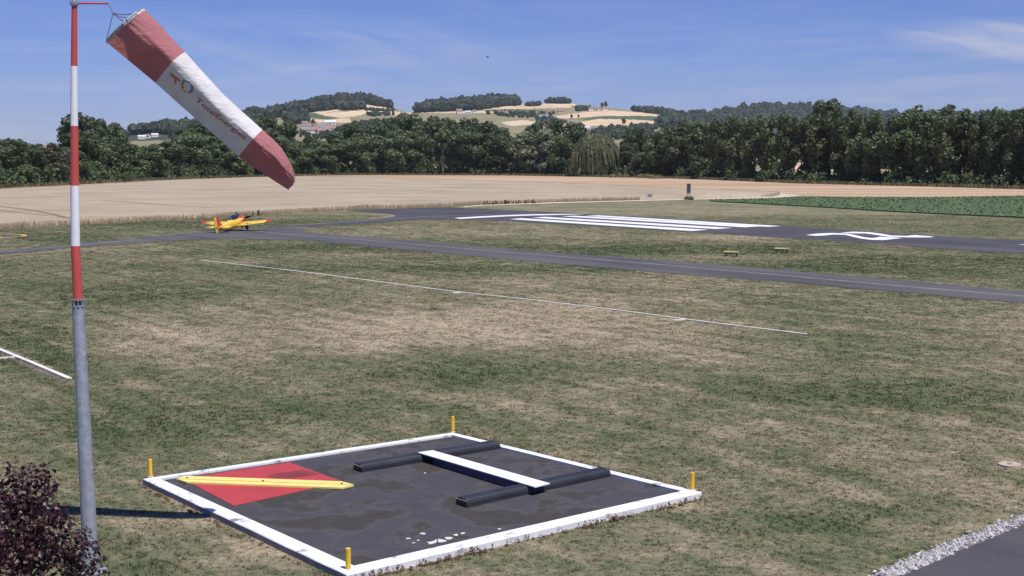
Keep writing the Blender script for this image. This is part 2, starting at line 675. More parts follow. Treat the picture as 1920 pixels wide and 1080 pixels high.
RIDGE = interp([(-900, 285), (-300, 280), (0, 276), (120, 270), (190, 258), (240, 250), (300, 244), (345, 237), (400, 226), (470, 219), (520, 213), (560, 203), (600, 195), (640, 189),
                (680, 188), (710, 194), (735, 203), (770, 211), (790, 206), (830, 201), (880, 197), (930, 193), (975, 198), (1000, 196), (1035, 193),
                (1075, 194), (1110, 199), (1160, 204), (1200, 209), (1250, 213), (1300, 217), (1340, 215), (1365, 211), (1390, 205), (1430, 201), (1480, 202), (1540, 204),
                (1600, 208), (1680, 217), (1760, 218), (1850, 216), (1920, 212), (2100, 215), (2600, 240)])
RDIST = interp([(-900, 2200), (300, 2200), (450, 2900), (560, 3300), (680, 3500), (780, 3600), (1000, 3900), (1200, 3800), (1300, 4200), (1420, 4800), (1700, 4800), (2600, 4000)])
HY0 = 950.0
HSTEP = 90


def hill_y(px, k):
    """k 0..1 from foot to ridge -> pixel row"""
    y0 = 300 + CAM_H * FPX / HY0
    return y0 + (RIDGE(px) - y0) * (k ** 0.8)


def hill_depth(px, k):
    return HY0 + (RDIST(px) - HY0) * (k ** 1.15)


def hill_point(px, py):
    """point of the hillside seen at px, py"""
    y0 = 300 + CAM_H * FPX / HY0
    k = min(max((y0 - py) / (y0 - float(RIDGE(px))), 0.0), 1.0) ** (1 / 0.8)
    return at(px, py, float(hill_depth(px, k)))


def inside(px, py, poly):
    px = np.asarray(px)
    py = np.asarray(py)
    r = np.zeros(px.shape, bool)
    n = len(poly)
    for i in range(n):
        x1, y1 = poly[i]
        x2, y2 = poly[(i + 1) % n]
        c = ((y1 > py) != (y2 > py)) & (px < (x2 - x1) * (py - y1) / ((y2 - y1) if y2 != y1 else 1e-9) + x1)
        r ^= c
    return r


hillM = [basic('hill_pasture', (0.17, 0.165, 0.085), (0.26, 0.22, 0.125), 0.01, 0.95),
         basic('hill_straw', (0.50, 0.36, 0.225), (0.60, 0.46, 0.31), 0.006, 0.95),
         basic('hill_green', (0.055, 0.085, 0.040), (0.075, 0.105, 0.05), 0.01, 0.95),
         basic('hill_forest_floor', (0.030, 0.042, 0.024), (0.045, 0.06, 0.032), 0.01, 0.95)]
FIELDS = [  # (material, outline in survey pixels)
    (3, [(-900, 150), (480, 150), (600, 180), (742, 180), (745, 206), (690, 204), (660, 199), (640, 201), (630, 205), (590, 209), (570, 213), (520, 220), (470, 228), (330, 262), (-900, 300)]),
    (1, [(676, 193), (700, 195), (735, 204), (740, 208), (708, 207), (680, 203)]),
    (1, [(585, 211), (630, 206), (640, 208), (600, 212), (650, 209), (690, 206), (700, 209), (668, 218), (640, 221), (610, 218), (595, 212)]),
    (2, [(560, 214), (590, 212), (612, 218), (640, 221), (612, 224), (580, 220), (555, 217)]),
    (1, [(575, 222), (612, 225), (655, 221), (658, 229), (620, 230), (585, 228)]),
    (1, [(577, 230), (600, 229), (610, 232), (612, 240), (560, 241), (580, 236)]),
    (1, [(700, 209), (740, 209), (770, 211), (778, 213), (740, 216), (705, 214)]),
    (1, [(778, 211), (880, 209), (905, 207), (940, 207), (945, 211), (880, 212), (800, 212)]),
    (3, [(775, 212), (775, 180), (980, 180), (980, 197), (960, 198), (930, 201), (905, 207), (860, 208), (800, 211)]),
    (1, [(905, 206), (925, 202), (960, 198), (1000, 197), (1000, 204), (940, 206)]),
    (2, [(905, 206), (960, 204), (1000, 206), (1040, 209), (960, 210), (910, 209)]),
    (1, [(990, 197), (1020, 193), (1075, 194), (1090, 199), (1060, 203), (1000, 203)]),
    (2, [(1070, 199), (1100, 198), (1120, 203), (1105, 207), (1080, 203)]),
    (1, [(940, 229), (980, 225), (1005, 228), (1030, 226), (1025, 232), (960, 236), (950, 234)]),
    (1, [(1040, 217), (1100, 210), (1140, 207), (1200, 210), (1255, 215), (1240, 219), (1140, 217), (1080, 221), (1050, 222)]),
    (2, [(1085, 224), (1120, 218), (1200, 217), (1245, 219), (1235, 226), (1150, 223), (1100, 225)]),
    (1, [(1090, 229), (1120, 223), (1180, 224), (1230, 227), (1220, 233), (1150, 236), (1100, 236)]),
    (1, [(1530, 325), (1480, 318), (1480, 305), (1690, 305), (1690, 325)]),
    (3, [(1255, 214), (1300, 170), (2700, 170), (2700, 262), (1240, 262), (1235, 235)]),
]
hpx = np.concatenate([np.arange(-900, 380, 20), np.arange(380, 1300, 2.5), np.arange(1300, 2601, 20)])
hk = np.linspace(0, 1, HSTEP)
KK, PX = np.meshgrid(hk, hpx, indexing='ij')
PY = hill_y(PX, KK)
DD = hill_depth(PX, KK)
v_ = -(PY - 540) / FPX
rx, ry, rz = (PX - 960) / FPX, CC + v_ * SS, -SS + v_ * CC
tt = DD / ry
HX, HYY, HZ = rx * tt, DD, CAM_H + rz * tt
# far side of the ridge falls away
ex = []
for j in range(1, 7):
    d = DD[-1] * (1 + 0.05 * j)
    s = d / DD[-1]
    ex.append((HX[-1] * s, d, HZ[-1] * (1 - 0.03 * j * j)))
HX = np.vstack([HX] + [e[0][None] for e in ex])
HYY = np.vstack([HYY] + [e[1][None] for e in ex])
HZ = np.vstack([HZ] + [e[2][None] for e in ex])
hr, hc = HX.shape
V = np.stack([HX.ravel(), HYY.ravel(), HZ.ravel()], 1)
ii = (np.arange(hr - 1)[:, None] * hc + np.arange(hc - 1)[None, :])
F = np.stack([ii, ii + 1, ii + hc + 1, ii + hc], -1).reshape(-1, 4)
cpx = np.vstack([(PX[:-1, :-1] + PX[1:, 1:]) / 2] + [((PX[:1, :-1] + PX[:1, 1:]) / 2)] * 6)
cpy = np.vstack([(PY[:-1, :-1] + PY[1:, 1:]) / 2] + [((PY[-1:, :-1] + PY[-1:, 1:]) / 2)] * 6)
mi = np.zeros(cpx.shape, np.int32)
for k, poly in FIELDS:
    mi[inside(cpx, cpy, poly)] = k
struct(link('hills', mesh('hills', V, F.tolist(), hillM, mi.ravel(), True)))

# ------------------------------------------------------------------ trees
M['leaf_dark'] = leaf_material('leaf_dark', (0.040, 0.062, 0.026), (0.138, 0.184, 0.080))
M['leaf_mid'] = leaf_material('leaf_mid', (0.052, 0.079, 0.033), (0.184, 0.236, 0.106))
M['leaf_pale'] = leaf_material('leaf_pale', (0.085, 0.112, 0.056), (0.27, 0.30, 0.18))
M['leaf_willow'] = leaf_material('leaf_willow', (0.105, 0.125, 0.060), (0.25, 0.265, 0.145), nscale=0.5)
M['leaf_brown'] = leaf_material('leaf_brown', (0.066, 0.062, 0.036), (0.150, 0.140, 0.085))
M['leaf_far'] = leaf_material('leaf_far', (0.024, 0.040, 0.024), (0.062, 0.088, 0.050), nscale=0.02)
M['bark'] = basic('bark', (0.085, 0.065, 0.05), (0.15, 0.12, 0.095), 2.0, 0.95, 0.5, 8)


def leaf_quads(P, N, size, r, elong=1.3):
    """quads at points P with normals N"""
    n = len(P)
    N = N / np.maximum(np.linalg.norm(N, axis=1, keepdims=True), 1e-6)
    a = r.normal(size=(n, 3))
    a -= N * (a * N).sum(1, keepdims=True)
    a /= np.maximum(np.linalg.norm(a, axis=1, keepdims=True), 1e-6)
    b = np.cross(N, a)
    s = size * r.uniform(0.6, 1.35, (n, 1))
    e = s * r.uniform(0.6, elong, (n, 1))
    k = r.uniform(-0.25, 0.25, (n, 1)) * s
    return np.stack([P - a * s * 0.5 + N * k, P - b * e * 0.5, P + a * s * 0.5 + N * k, P + b * e * 0.55], 1).reshape(-1, 3)


def crown(seed, h, rad, low, nl, n, size, style='round', core=0.55):
    """crown for a tree of total height h"""
    r = np.random.default_rng(seed)
    L = []
    for i in range(nl):
        u = (i + r.uniform(0, 1)) / nl
        z = low + (h - low) * (0.08 + 0.86 * u)
        if style == 'round':
            prof = math.sin(math.pi * (0.16 + 0.76 * u)) ** 0.7
        elif style == 'column':
            prof = math.sin(math.pi * (0.20 + 0.72 * u)) ** 0.5
        elif style == 'open':
            prof = math.sin(math.pi * (0.10 + 0.78 * u)) ** 0.6
        else:
            prof = (1 - u) ** 0.8 + 0.12
        t = r.uniform(0, 2 * math.pi)
        d = rad * prof * r.uniform(0.35, 0.80)
        lr = rad * r.uniform(0.28, 0.50) * (0.6 + 0.4 * prof)
        if style == 'column':
            lr *= 0.9
        L.append((d * math.cos(t), d * math.sin(t), z, lr))
    L.append((0, 0, low + (h - low) * 0.55, rad * core))
    wts = np.array([q[3] ** 2 for q in L])
    idx = r.choice(len(L), n, p=wts / wts.sum())
    A = np.array(L)[idx]
    d = r.normal(size=(n, 3))
    d /= np.linalg.norm(d, axis=1, keepdims=True)
    rr = r.uniform(0.62, 1.06, (n, 1)) ** 0.6
    sq = np.array([1.0, 1.0, 1.35 if style == 'column' else 0.85])
    P = A[:, :3] + d * rr * A[:, 3:4] * sq
    P[:, 2] = np.maximum(P[:, 2], low * 0.5)
    N = d + r.normal(size=(n, 3)) * 0.40
    return leaf_quads(P, N, size, r)


def trunk_mesh(seed, h, low, rad):
    r = random.Random(seed)
    parts = []
    top = low + (h - low) * 0.7
    pts = [(r.uniform(-.1, .1) * i * 0.4, r.uniform(-.1, .1) * i * 0.4, top * i / 6) for i in range(7)]
    parts.append(tube(pts, [rad * (1.25 if i == 0 else 1 - 0.13 * i) for i in range(7)], 7))
    for i in range(6):
        z = low * 0.8 + (top - low * 0.8) * i / 6
        t = r.uniform(0, 6.28)
        L = (h - low) * r.uniform(0.22, 0.34)
        d = Vector((math.cos(t), math.sin(t), 0.9)).normalized()
        p = Vector((0, 0, z))
        parts.append(tube([p, p + d * L * 0.5, p + d * L + Vector((0, 0, L * 0.15))], [rad * 0.45, rad * 0.3, rad * 0.08], 5))
    return join(parts)


PROTO = {}


def proto(key, seed, h, rad, low, nl, n, size, style, mat, core=0.55):
    c = npmesh('crown', crown(seed, h, rad, low, nl, n, size, style, core), 4, M[mat])
    v, f = trunk_mesh(seed, h, low, 0.022 * h)
    t = mesh('trunk', v, f, M['bark'], smooth=True)
    PROTO.setdefault(key, []).append((c, t, h, rad))


for s in range(4):
    proto('dark', 10 + s, 20, 6.5, 2.0, 26, 4200, 0.85, 'round', 'leaf_dark')
    proto('mid', 20 + s, 20, 6.5, 1.5, 28, 4200, 0.85, 'round', 'leaf_mid')
for s in range(4):
    proto('column', 30 + s, 20, 4.6, 1.8, 26, 3800, 0.75, 'column', 'leaf_mid')
    proto('column_dark', 40 + s, 20, 4.6, 1.8, 26, 3800, 0.75, 'column', 'leaf_dark')
for s in range(2):
    proto('pale', 50 + s, 18, 5.0, 1.5, 24, 2600, 0.85, 'round', 'leaf_pale')
    proto('brown', 60 + s, 18, 5.5, 1.5, 24, 3200, 0.85, 'round', 'leaf_brown')
    proto('open', 70 + s, 24, 6.0, 8.0, 16, 1700, 0.85, 'open', 'leaf_dark', 0.25)


def willow_crown(seed, h, rad):
    r = np.random.default_rng(seed)
    out = []
    P, N = [], []
    for i in range(2000):                                # domed cap
        d = r.normal(size=3)
        d[2] = abs(d[2])
        d /= np.linalg.norm(d)
        k_ = r.uniform(.75, 1.08)
        P.append((d[0] * rad * .86 * k_, d[1] * rad * .86 * k_, h * .50 + d[2] * h * .46 * k_))
        N.append(d + r.normal(size=3) * .5)
    out.append(leaf_quads(np.array(P), np.array(N), .7, r))
    for bnch in range(84):                               # hanging strands in bunches
        t0 = r.uniform(0, 6.283)
        q = r.uniform(.30, 1.0) ** 0.6
        zt = h * (.98 - .46 * q * q) + r.uniform(-1.6, 1.2)
        zb = r.uniform(.02, .38) * h
        blean = r.uniform(.0, .16)
        for i in range(12):
            t = t0 + r.normal() * .07
            x, y = math.cos(t) * rad * q + r.normal() * .25, math.sin(t) * rad * q + r.normal() * .25
            z1, z0 = zt + r.uniform(-.8, .5), max(.3, zb + r.uniform(-1.5, 3))
            n = max(3, int((z1 - z0) / .8))
            zz = np.linspace(z1, z0, n)
            out_r = np.sqrt(np.maximum(0, (z1 - zz) / max(1, z1 - z0))) * 1.1
            p = np.stack([x + math.cos(t) * out_r + blean * (z1 - zz) + r.normal(size=n) * .07, y + math.sin(t) * out_r + r.normal(size=n) * .07, zz], 1)
            a_ = t + r.normal() * .7
            wv = np.array([-math.sin(a_), math.cos(a_), r.normal() * .3]) * .16
            for a, b in zip(p[:-1], p[1:]):
                w2 = wv * r.uniform(.5, 1.7)
                out.append(np.array([a - w2, b - w2 * .7, b + w2 * .7, a + w2]))
    return np.concatenate(out)


BASEY = interp([(-400, 372), (-60, 356), (0, 352), (130, 346), (330, 335), (560, 328.5), (700, 327), (960, 328), (1190, 332), (1280, 334), (1500, 343), (1700, 348), (1920, 354), (2000, 357), (2300, 370)])


def plant(key, px, top, back=0.0, wpx=None, name='broadleaf_tree', label='', group=None, seed=0):
    """tree whose foot stands on the treeline (back metres behind it) and whose top shows at row top"""
    r = random.Random(seed * 7919 + int(px * 3))
    b = g(px, float(BASEY(px)))
    Y = b[1] + back
    p = at(px, top, Y)
    x, h = (px - 960) / FPX * Y * (1.0), p[2]
    x = p[0]
    c, t, h0, r0 = r.choice(PROTO[key])
    sz = h / h0
    sx = sz if wpx is None else (wpx / FPX * Y) / (2 * r0)
    root = thing(name, label, 'tree', (x, Y, 0), group)
    root.scale = (sx, sx, sz)
    root.rotation_euler = (0, 0, r.uniform(0, 6.28))
    link('crown', c, root)
    link('trunk', t, root)
    return root


LOOK = {'dark': 'dark green rounded', 'mid': 'mid green rounded', 'column': 'mid green upright', 'column_dark': 'dark green upright',
        'pale': 'pale silvery green', 'brown': 'brownish green', 'open': 'open airy'}
ORD = ['first', 'second', 'third', 'fourth', 'fifth', 'sixth', 'seventh', 'eighth', 'ninth', 'tenth', 'eleventh', 'twelfth', 'thirteenth', 'fourteenth', 'fifteenth', 'sixteenth', 'seventeenth', 'eighteenth']
MARKS = [(-999, 'the left picture edge'), (140, 'the striped mast'), (549, 'the windsock tip'), (830, 'the bare-trunked tree'), (1118, 'the weeping willow'), (1291, 'the dark tall board'), (1470, 'the end of the pale track'), (1700, 'the runway number')]


def row_labels(items, what, fmt):
    """items sorted by px -> unique labels counted from the nearest landmark on the left"""
    cnt = {}
    res = []
    for it in items:
        mk = [m for m in MARKS if m[0] <= it[0]][-1][1]
        cnt[mk] = cnt.get(mk, 0) + 1
        res.append(fmt.format(look=LOOK[it[1]], n=ORD[cnt[mk] - 1], mark=mk, what=what))
    return res


FRONT = [(-48, 'dark', 266, 80), (-10, 'mid', 268, 66), (22, 'dark', 262, 70), (58, 'mid', 274, 62), (92, 'brown', 268, 60), (128, 'mid', 276, 66),
         (172, 'mid', 262, 66), (205, 'dark', 258, 64), (243, 'mid', 270, 62), (280, 'mid', 270, 64), (318, 'mid', 264, 62), (356, 'mid', 247, 66), (398, 'dark', 256, 66),
         (436, 'mid', 262, 70), (478, 'mid', 254, 70), (520, 'dark', 258, 66), (560, 'mid', 264, 66), (600, 'mid', 265, 62), (640, 'mid', 260, 64), (674, 'mid', 252, 56), (706, 'pale', 252, 46),
         (742, 'mid', 244, 64), (783, 'mid', 246, 64), (868, 'mid', 242, 66), (908, 'dark', 250, 66), (946, 'mid', 250, 60), (984, 'pale', 246, 62),
         (1024, 'pale', 240, 60), (1060, 'mid', 256, 56), (1172, 'dark', 268, 44), (1208, 'brown', 286, 54), (1240, 'mid', 246, 60), (1276, 'mid', 228, 64), (1318, 'column', 230, 58),
         (1352, 'column', 224, 52), (1384, 'column', 221, 50), (1416, 'column', 217, 50), (1448, 'column', 220, 50), (1478, 'column', 216, 50), (1510, 'column', 222, 50), (1544, 'column', 214, 56),
         (1580, 'column_dark', 222, 50), (1612, 'column', 215, 54), (1646, 'column', 213, 54), (1680, 'column_dark', 215, 52), (1712, 'column', 211, 54), (1746, 'column_dark', 210, 56),
         (1780, 'column', 213, 54), (1812, 'column_dark', 209, 56), (1846, 'column_dark', 211, 56), (1880, 'column_dark', 209, 56), (1914, 'column_dark', 206, 58), (1950, 'column_dark', 210, 58)]
for it, lb in zip(FRONT, row_labels(FRONT, '', '{look} front-row tree, {n} right of {mark}')):
    back = 4.0 + (hash(it[0]) % 7) * 1.5
    plant(it[1], it[0], it[2], back, it[3] * 1.12, label=lb, group='front row of the treeline', seed=1)

BACKROW = [(8, 'dark', 260, 60, 50), (64, 'dark', 270, 60, 45), (226, 'open', 244, 40, 60), (346, 'dark', 238, 56, 60), (374, 'dark', 231, 66, 70), (420, 'dark', 236, 70, 60), (470, 'dark', 224, 70, 80), (500, 'dark', 220, 62, 90), (536, 'dark', 224, 48, 80), (578, 'dark', 254, 50, 70),
           (632, 'dark', 247, 50, 60), (664, 'dark', 230, 60, 70), (700, 'dark', 224, 60, 80), (736, 'dark', 222, 62, 90), (770, 'dark', 213, 66, 100), (806, 'dark', 217, 66, 90), (842, 'dark', 221, 60, 90),
           (878, 'dark', 222, 60, 80), (912, 'dark', 227, 56, 70), (944, 'dark', 240, 50, 70), (1004, 'dark', 228, 56, 60), (1040, 'dark', 226, 58, 60), (1076, 'dark', 230, 58, 60), (1130, 'dark', 250, 50, 50),
           (1192, 'dark', 240, 56, 50), (1232, 'dark', 250, 56, 60), (1300, 'dark', 226, 60, 60), (1550, 'dark', 188, 80, 50), (1604, 'dark', 206, 60, 50), (1700, 'column_dark', 210, 60, 45), (1726, 'open', 196, 60, 50), (1772, 'open', 194, 66, 55), (1870, 'column_dark', 207, 60, 40), (1930, 'column_dark', 204, 60, 40)]
for it, lb in zip(BACKROW, row_labels(BACKROW, '', '{look} tree rising behind, {n} right of {mark}')):
    plant(it[1], it[0], it[2], it[4], it[3] * 1.15, label=lb, group='trees behind the front row', seed=2)
for it in []:
    pass
# the tall tree beside the mast, its neighbour, and the tree with the bare trunk
plant('dark', 142, 210, 18, 92, label='tallest dark tree on the left, standing right behind the striped mast', seed=3)
plant('dark', 178, 224, 24, 60, label='dark tree leaning out to the right of the tallest tree by the mast', seed=4)
plant('dark', 218, 229, 20, 54, label='dark round-topped tree between the striped mast and the far white farm', seed=5)


def special_tree(px, top, back, name, label, crown_me, h0, bare):
    b = g(px, float(BASEY(px)))
    Y = b[1] + back
    p = at(px, top, Y)
    root = thing(name, label, 'tree', (p[0], Y, 0))
    s = p[2] / h0
    root.scale = (s, s, s)
    link('crown', crown_me, root)
    v, f = trunk_mesh(px, h0, bare, 0.022 * h0)
    link('trunk', mesh('trunk', v, f, M['pale_bark'], smooth=True), root)
    return root


M['pale_bark'] = basic('pale_bark', (0.22, 0.19, 0.16), (0.32, 0.28, 0.24), 1.0, 0.95)
special_tree(830, 238, -1, 'bare_trunk_tree', 'tree with a pale bare trunk showing under its high crown', npmesh('crown', crown(91, 24, 5.2, 12.5, 16, 2200, .85, 'round'), 4, M['leaf_mid']), 24, 12)
special_tree(1118, 247, -6, 'weeping_willow', 'broad weeping willow with hanging pale branches at the field edge', npmesh('crown', willow_crown(92, 20, 11.5), 4, M['leaf_willow']), 20, 5)


# undergrowth along the foot of the treeline: one continuous mass
def scatter_blobs(spots, mat, name, seed, per, leaf):
    r = np.random.default_rng(seed)
    out = []
    for (x, y, z, rad, h) in spots:
        n = per
        d = r.normal(size=(n, 3))
        d /= np.linalg.norm(d, axis=1, keepdims=True)
        d[:, 2] = np.abs(d[:, 2])
        rr = r.uniform(.7, 1.05, (n, 1))
        P = np.array([x, y, z]) + d * rr * np.array([rad, rad, h])
        out.append(leaf_quads(P, d + r.normal(size=(n, 3)) * .5, leaf, r))
    return npmesh(name, np.concatenate(out), 4, mat)


sp = []
for px in np.arange(-60, 1990, 7.0):
    b = g(px, float(BASEY(px)))
    right = px > 1290
    for k in range(2):
        gap = right and (1466 < px < 1492 or 1560 < px < 1580 or 1596 < px < 1606)
        h = random.uniform(3.0, 8.5) if not right else (random.uniform(2.4, 5.2) if not gap else 1.4)
        sp.append((b[0] + random.uniform(-2, 2), b[1] + random.uniform(1, 9) + 8 * k, 0, random.uniform(2.0, 4.2), h))
tag(link('undergrowth', scatter_blobs(sp, M['leaf_dark'], 'undergrowth', 5, 110, .85)), 'dark bushes massed along the foot of the whole treeline', 'bushes', kind='stuff')
sp = []
for px, py, h in [(1150, 333, 1.9), (1160, 333, 2.2), (1172, 333, 1.8), (1200, 334, 2.0), (1212, 334, 2.4), (1222, 335, 2.2), (1235, 335, 1.8), (310, 337, 1.6), (318, 337, 1.9), (326, 336, 1.6)]:
    b = g(px, py)
    sp.append((b[0], b[1] - 2, 0, 2.2, h))
tag(link('rough_weeds', scatter_blobs(sp, M['rough_grass'], 'rough_weeds', 6, 160, .5)), 'grey green weed clumps on the field edge below the trees', 'weeds', kind='stuff')

# ------------------------------------------------------------------ woods, hedges and lone trees on the hills
ico = bmesh.new()
bmesh.ops.create_icosphere(ico, subdivisions=2, radius=1.0)
ICO_V = np.array([v.co[:] for v in ico.verts])
ICO_F = np.array([[v.index for v in f.verts] for f in ico.faces])
ico.free()


def wood(name, poly, n, h, seed, label, mat='leaf_far', jitter=None):
    """far wood: n crowns standing on the hillside inside a survey outline"""
    r = np.random.default_rng(seed)
    P = np.array(poly, float)
    lo, hi = P.min(0), P.max(0)
    out = []
    c = 0
    while c < n:
        q = r.uniform(lo, hi, (4 * n, 2))
        q = q[inside(q[:, 0], q[:, 1], poly)]
        for a in q[: n - c]:
            b = hill_point(a[0], a[1])
            hh = h * r.uniform(.65, 1.35)
            rad = hh * r.uniform(.42, .62)
            v = ICO_V * (1 + 0.22 * r.normal(size=(len(ICO_V), 1)))
            v = v * np.array([rad, rad, hh * .55]) + np.array([b[0], b[1], b[2] + hh * .5])
            out.append(v[ICO_F].reshape(-1, 3))
            c += 1
    return tag(link(name, npmesh(name, np.concatenate(out), 3, M[mat])), label, 'wood', kind='stuff')


wood('far_wood', [(470, 219), (520, 213), (560, 203), (600, 195), (640, 189), (680, 188), (710, 194), (738, 204), (700, 199), (676, 193), (672, 201), (640, 202), (628, 206), (590, 210), (560, 215), (500, 224), (460, 230), (440, 230)], 900, 16, 1, 'dark wood covering the top of the left hill')
wood('far_wood', [(640, 203), (672, 200), (682, 205), (640, 208)], 40, 13, 2, 'small copse beside the tan field under the left hilltop')
wood('far_wood', [(778, 211), (790, 206), (830, 201), (880, 197), (930, 193), (968, 195), (974, 198), (940, 200), (905, 206), (860, 208)], 500, 20, 3, 'long dark wood crowning the second hill')
wood('far_wood', [(986, 198), (1012, 197), (1010, 199), (988, 200)], 25, 10, 4, 'low strip of trees left of the small ridge copse')
wood('far_wood', [(1020, 194), (1045, 192.5), (1073, 194.5), (1050, 194.5)], 60, 13, 5, 'small copse on the bare middle ridge')
wood('far_wood', [(1185, 208), (1215, 210), (1256, 214), (1250, 216), (1190, 210)], 90, 14, 6, 'dark wood at the right end of the tan hill')
wood('far_wood', [(236, 252), (300, 245), (345, 238), (420, 224), (470, 222), (470, 262), (340, 268), (316, 252), (240, 254)], 620, 13, 7, 'far wooded slope behind the left trees')
wood('far_wood', [(1256, 218), (1300, 217.5), (1340, 215.5), (1365, 212), (1390, 206), (1430, 202), (1480, 203), (1540, 205), (1600, 209), (1680, 218), (1700, 235), (1300, 245), (1230, 238)], 1500, 18, 8, 'bluish wooded ridge behind the right trees')
wood('far_wood', [(1680, 219), (1760, 219), (1850, 217), (1930, 213), (1930, 240), (1700, 240)], 500, 16, 9, 'wooded ridge at the far right behind the tall row')
wood('far_wood', [(1110, 246), (1150, 240), (1220, 236), (1240, 230), (1300, 236), (1300, 262), (1110, 262)], 300, 8, 10, 'wood in the valley in front of the lowest tan field')
wood('far_wood', [(530, 222), (575, 224), (578, 234), (545, 236)], 60, 12, 11, 'dark copse left of the village')
wood('far_wood', [(625, 248), (660, 238), (700, 230), (780, 224), (800, 238), (640, 256)], 220, 8, 12, 'trees on the slope right of the village')
wood('far_wood', [(690, 214), (735, 212), (738, 217), (700, 220), (685, 219)], 34, 7, 13, 'hedged trees below the left hill fields')
wood('far_wood', [(684, 207), (738, 208), (738, 209.5), (690, 208.5)], 30, 6.5, 14, 'hedge line under the upper left field')
wood('far_wood', [(905, 213), (1000, 212), (1040, 214), (1035, 218), (990, 222), (930, 218)], 90, 7, 15, 'trees scattered round the hamlet on the middle slope')
wood('far_wood', [(1005, 224), (1035, 221), (1050, 228), (1075, 232), (1010, 240)], 55, 7, 16, 'trees below the hamlet farm')
wood('far_wood', [(1090, 204), (1112, 205), (1112, 207), (1085, 209), (1070, 208)], 30, 9, 17, 'hedge trees left of the ridge farm')
wood('far_wood', [(520, 240), (540, 238), (556, 250), (650, 250), (660, 260), (540, 264)], 50, 6, 18, 'trees in front of the village roofs')

lone = npmesh('crown', crown(95, 14, 5.2, 2.5, 14, 900, 1.6), 4, M['leaf_dark'])
lv, lf = trunk_mesh(95, 14, 3, .4)
lone_t = mesh('trunk', lv, lf, M['bark'])
for px, py, s, lb in [(1129, 202, 1.1, 'left one of the pair of round trees on the ridge'), (1136, 202, 1.35, 'right one of the pair of round trees on the ridge'),
                      (1106, 205, .9, 'single round tree left of the ridge farm'), (1072, 222, .7, 'small tree on the left edge of the lower tan field'), (1085, 221, .6, 'smaller tree just inside the lower tan field'),
                      (588, 238, 1.0, 'single tree above the village roofs'), (1170, 234, 1.1, 'single tree in front of the lowest tan field')]:
    b = hill_point(px, py)
    t = thing('lone_tree', lb, 'tree', b, 'lone trees on the hills')
    t.scale = (s, s, s)
    link('crown', lone, t)
    link('trunk', lone_t, t)

# ------------------------------------------------------------------ far houses
M['house_wall'] = basic('house_wall', (0.66, 0.62, 0.56), (0.55, 0.50, 0.44), 0.2, 0.9)
M['white_wall'] = basic('white_wall', (0.80, 0.79, 0.77), None, rough=0.9)
M['tile_roof'] = basic('tile_roof', (0.23, 0.135, 0.11), (0.31, 0.21, 0.175), 0.3, 0.9)
M['slate_roof'] = basic('slate_roof', (0.16, 0.15, 0.16), (0.24, 0.23, 0.24), 0.3, 0.8)
M['white_roof'] = basic('white_roof', (0.62, 0.66, 0.74), (0.55, 0.6, 0.68), 0.3, 0.6)
M['window_dark'] = basic('window_dark', (0.03, 0.035, 0.045), rough=0.2)


def house_meshes(w_, d, h, rh, wall, roof):
    V, F = box((0, 0, h / 2), w_, d, h)
    V += [(-w_ / 2, 0, h + rh * .97), (w_ / 2, 0, h + rh * .97)]
    F = F + [(4, 7, 8), (5, 9, 6)]
    wall_me = mesh('wall', V, F, M[wall])
    o = .5
    a = [(-w_ / 2 - o, -d / 2 - o, h - .35), (w_ / 2 + o, -d / 2 - o, h - .35), (w_ / 2 + o, 0, h + rh), (-w_ / 2 - o, 0, h + rh), (w_ / 2 + o, d / 2 + o, h - .35), (-w_ / 2 - o, d / 2 + o, h - .35)]
    b = [(x, y, z + .3) for x, y, z in a]
    RF = [(6, 7, 8, 9), (9, 8, 10, 11), (3, 2, 1, 0), (5, 4, 2, 3), (0, 1, 7, 6), (1, 2, 8, 7), (2, 4, 10, 8), (4, 5, 11, 10), (5, 3, 9, 11), (3, 0, 6, 9)]
    roof_me = mesh('roof', a + b, RF, M[roof])
    wv, wf = join([box((x, -d / 2 - .03, h * .55), 1.1, .12, 1.5) for x in (-w_ * .3, 0, w_ * .3)])
    win = mesh('window', [], [], M['window_dark'])
    one = mesh('window', *box((0, 0, 0), 1.1, .14, 1.5), M['window_dark'])
    ch = mesh('chimney', *box((w_ * .25, .4, h + rh + .3), .8, .8, 1.8), M[wall])
    return wall_me, roof_me, one, ch, (w_, d, h)


HOUSES = [house_meshes(12, 8, 4.2, 3.0, 'house_wall', 'tile_roof'), house_meshes(10, 9, 5.5, 3.2, 'white_wall', 'tile_roof'),
          house_meshes(15, 8, 4.5, 3.5, 'house_wall', 'slate_roof'), house_meshes(14, 9, 5.0, 2.6, 'white_wall', 'white_roof')]


def house(k, p, rot, s, label, group=None):
    wm, rm, one, ch, (w_, d, h) = HOUSES[k]
    t = thing('house', label, 'house', p, group)
    t.rotation_euler = (0, 0, rot)
    t.scale = (s, s, s)
    link('wall', wm, t)
    r_ = link('roof', rm, t)
    link('chimney', ch, r_)
    for x in (-w_ * .3, 0, w_ * .3):
        o = link('window', one, t)
        o.location = (x, -d / 2 - .04, h * .55)
    return t


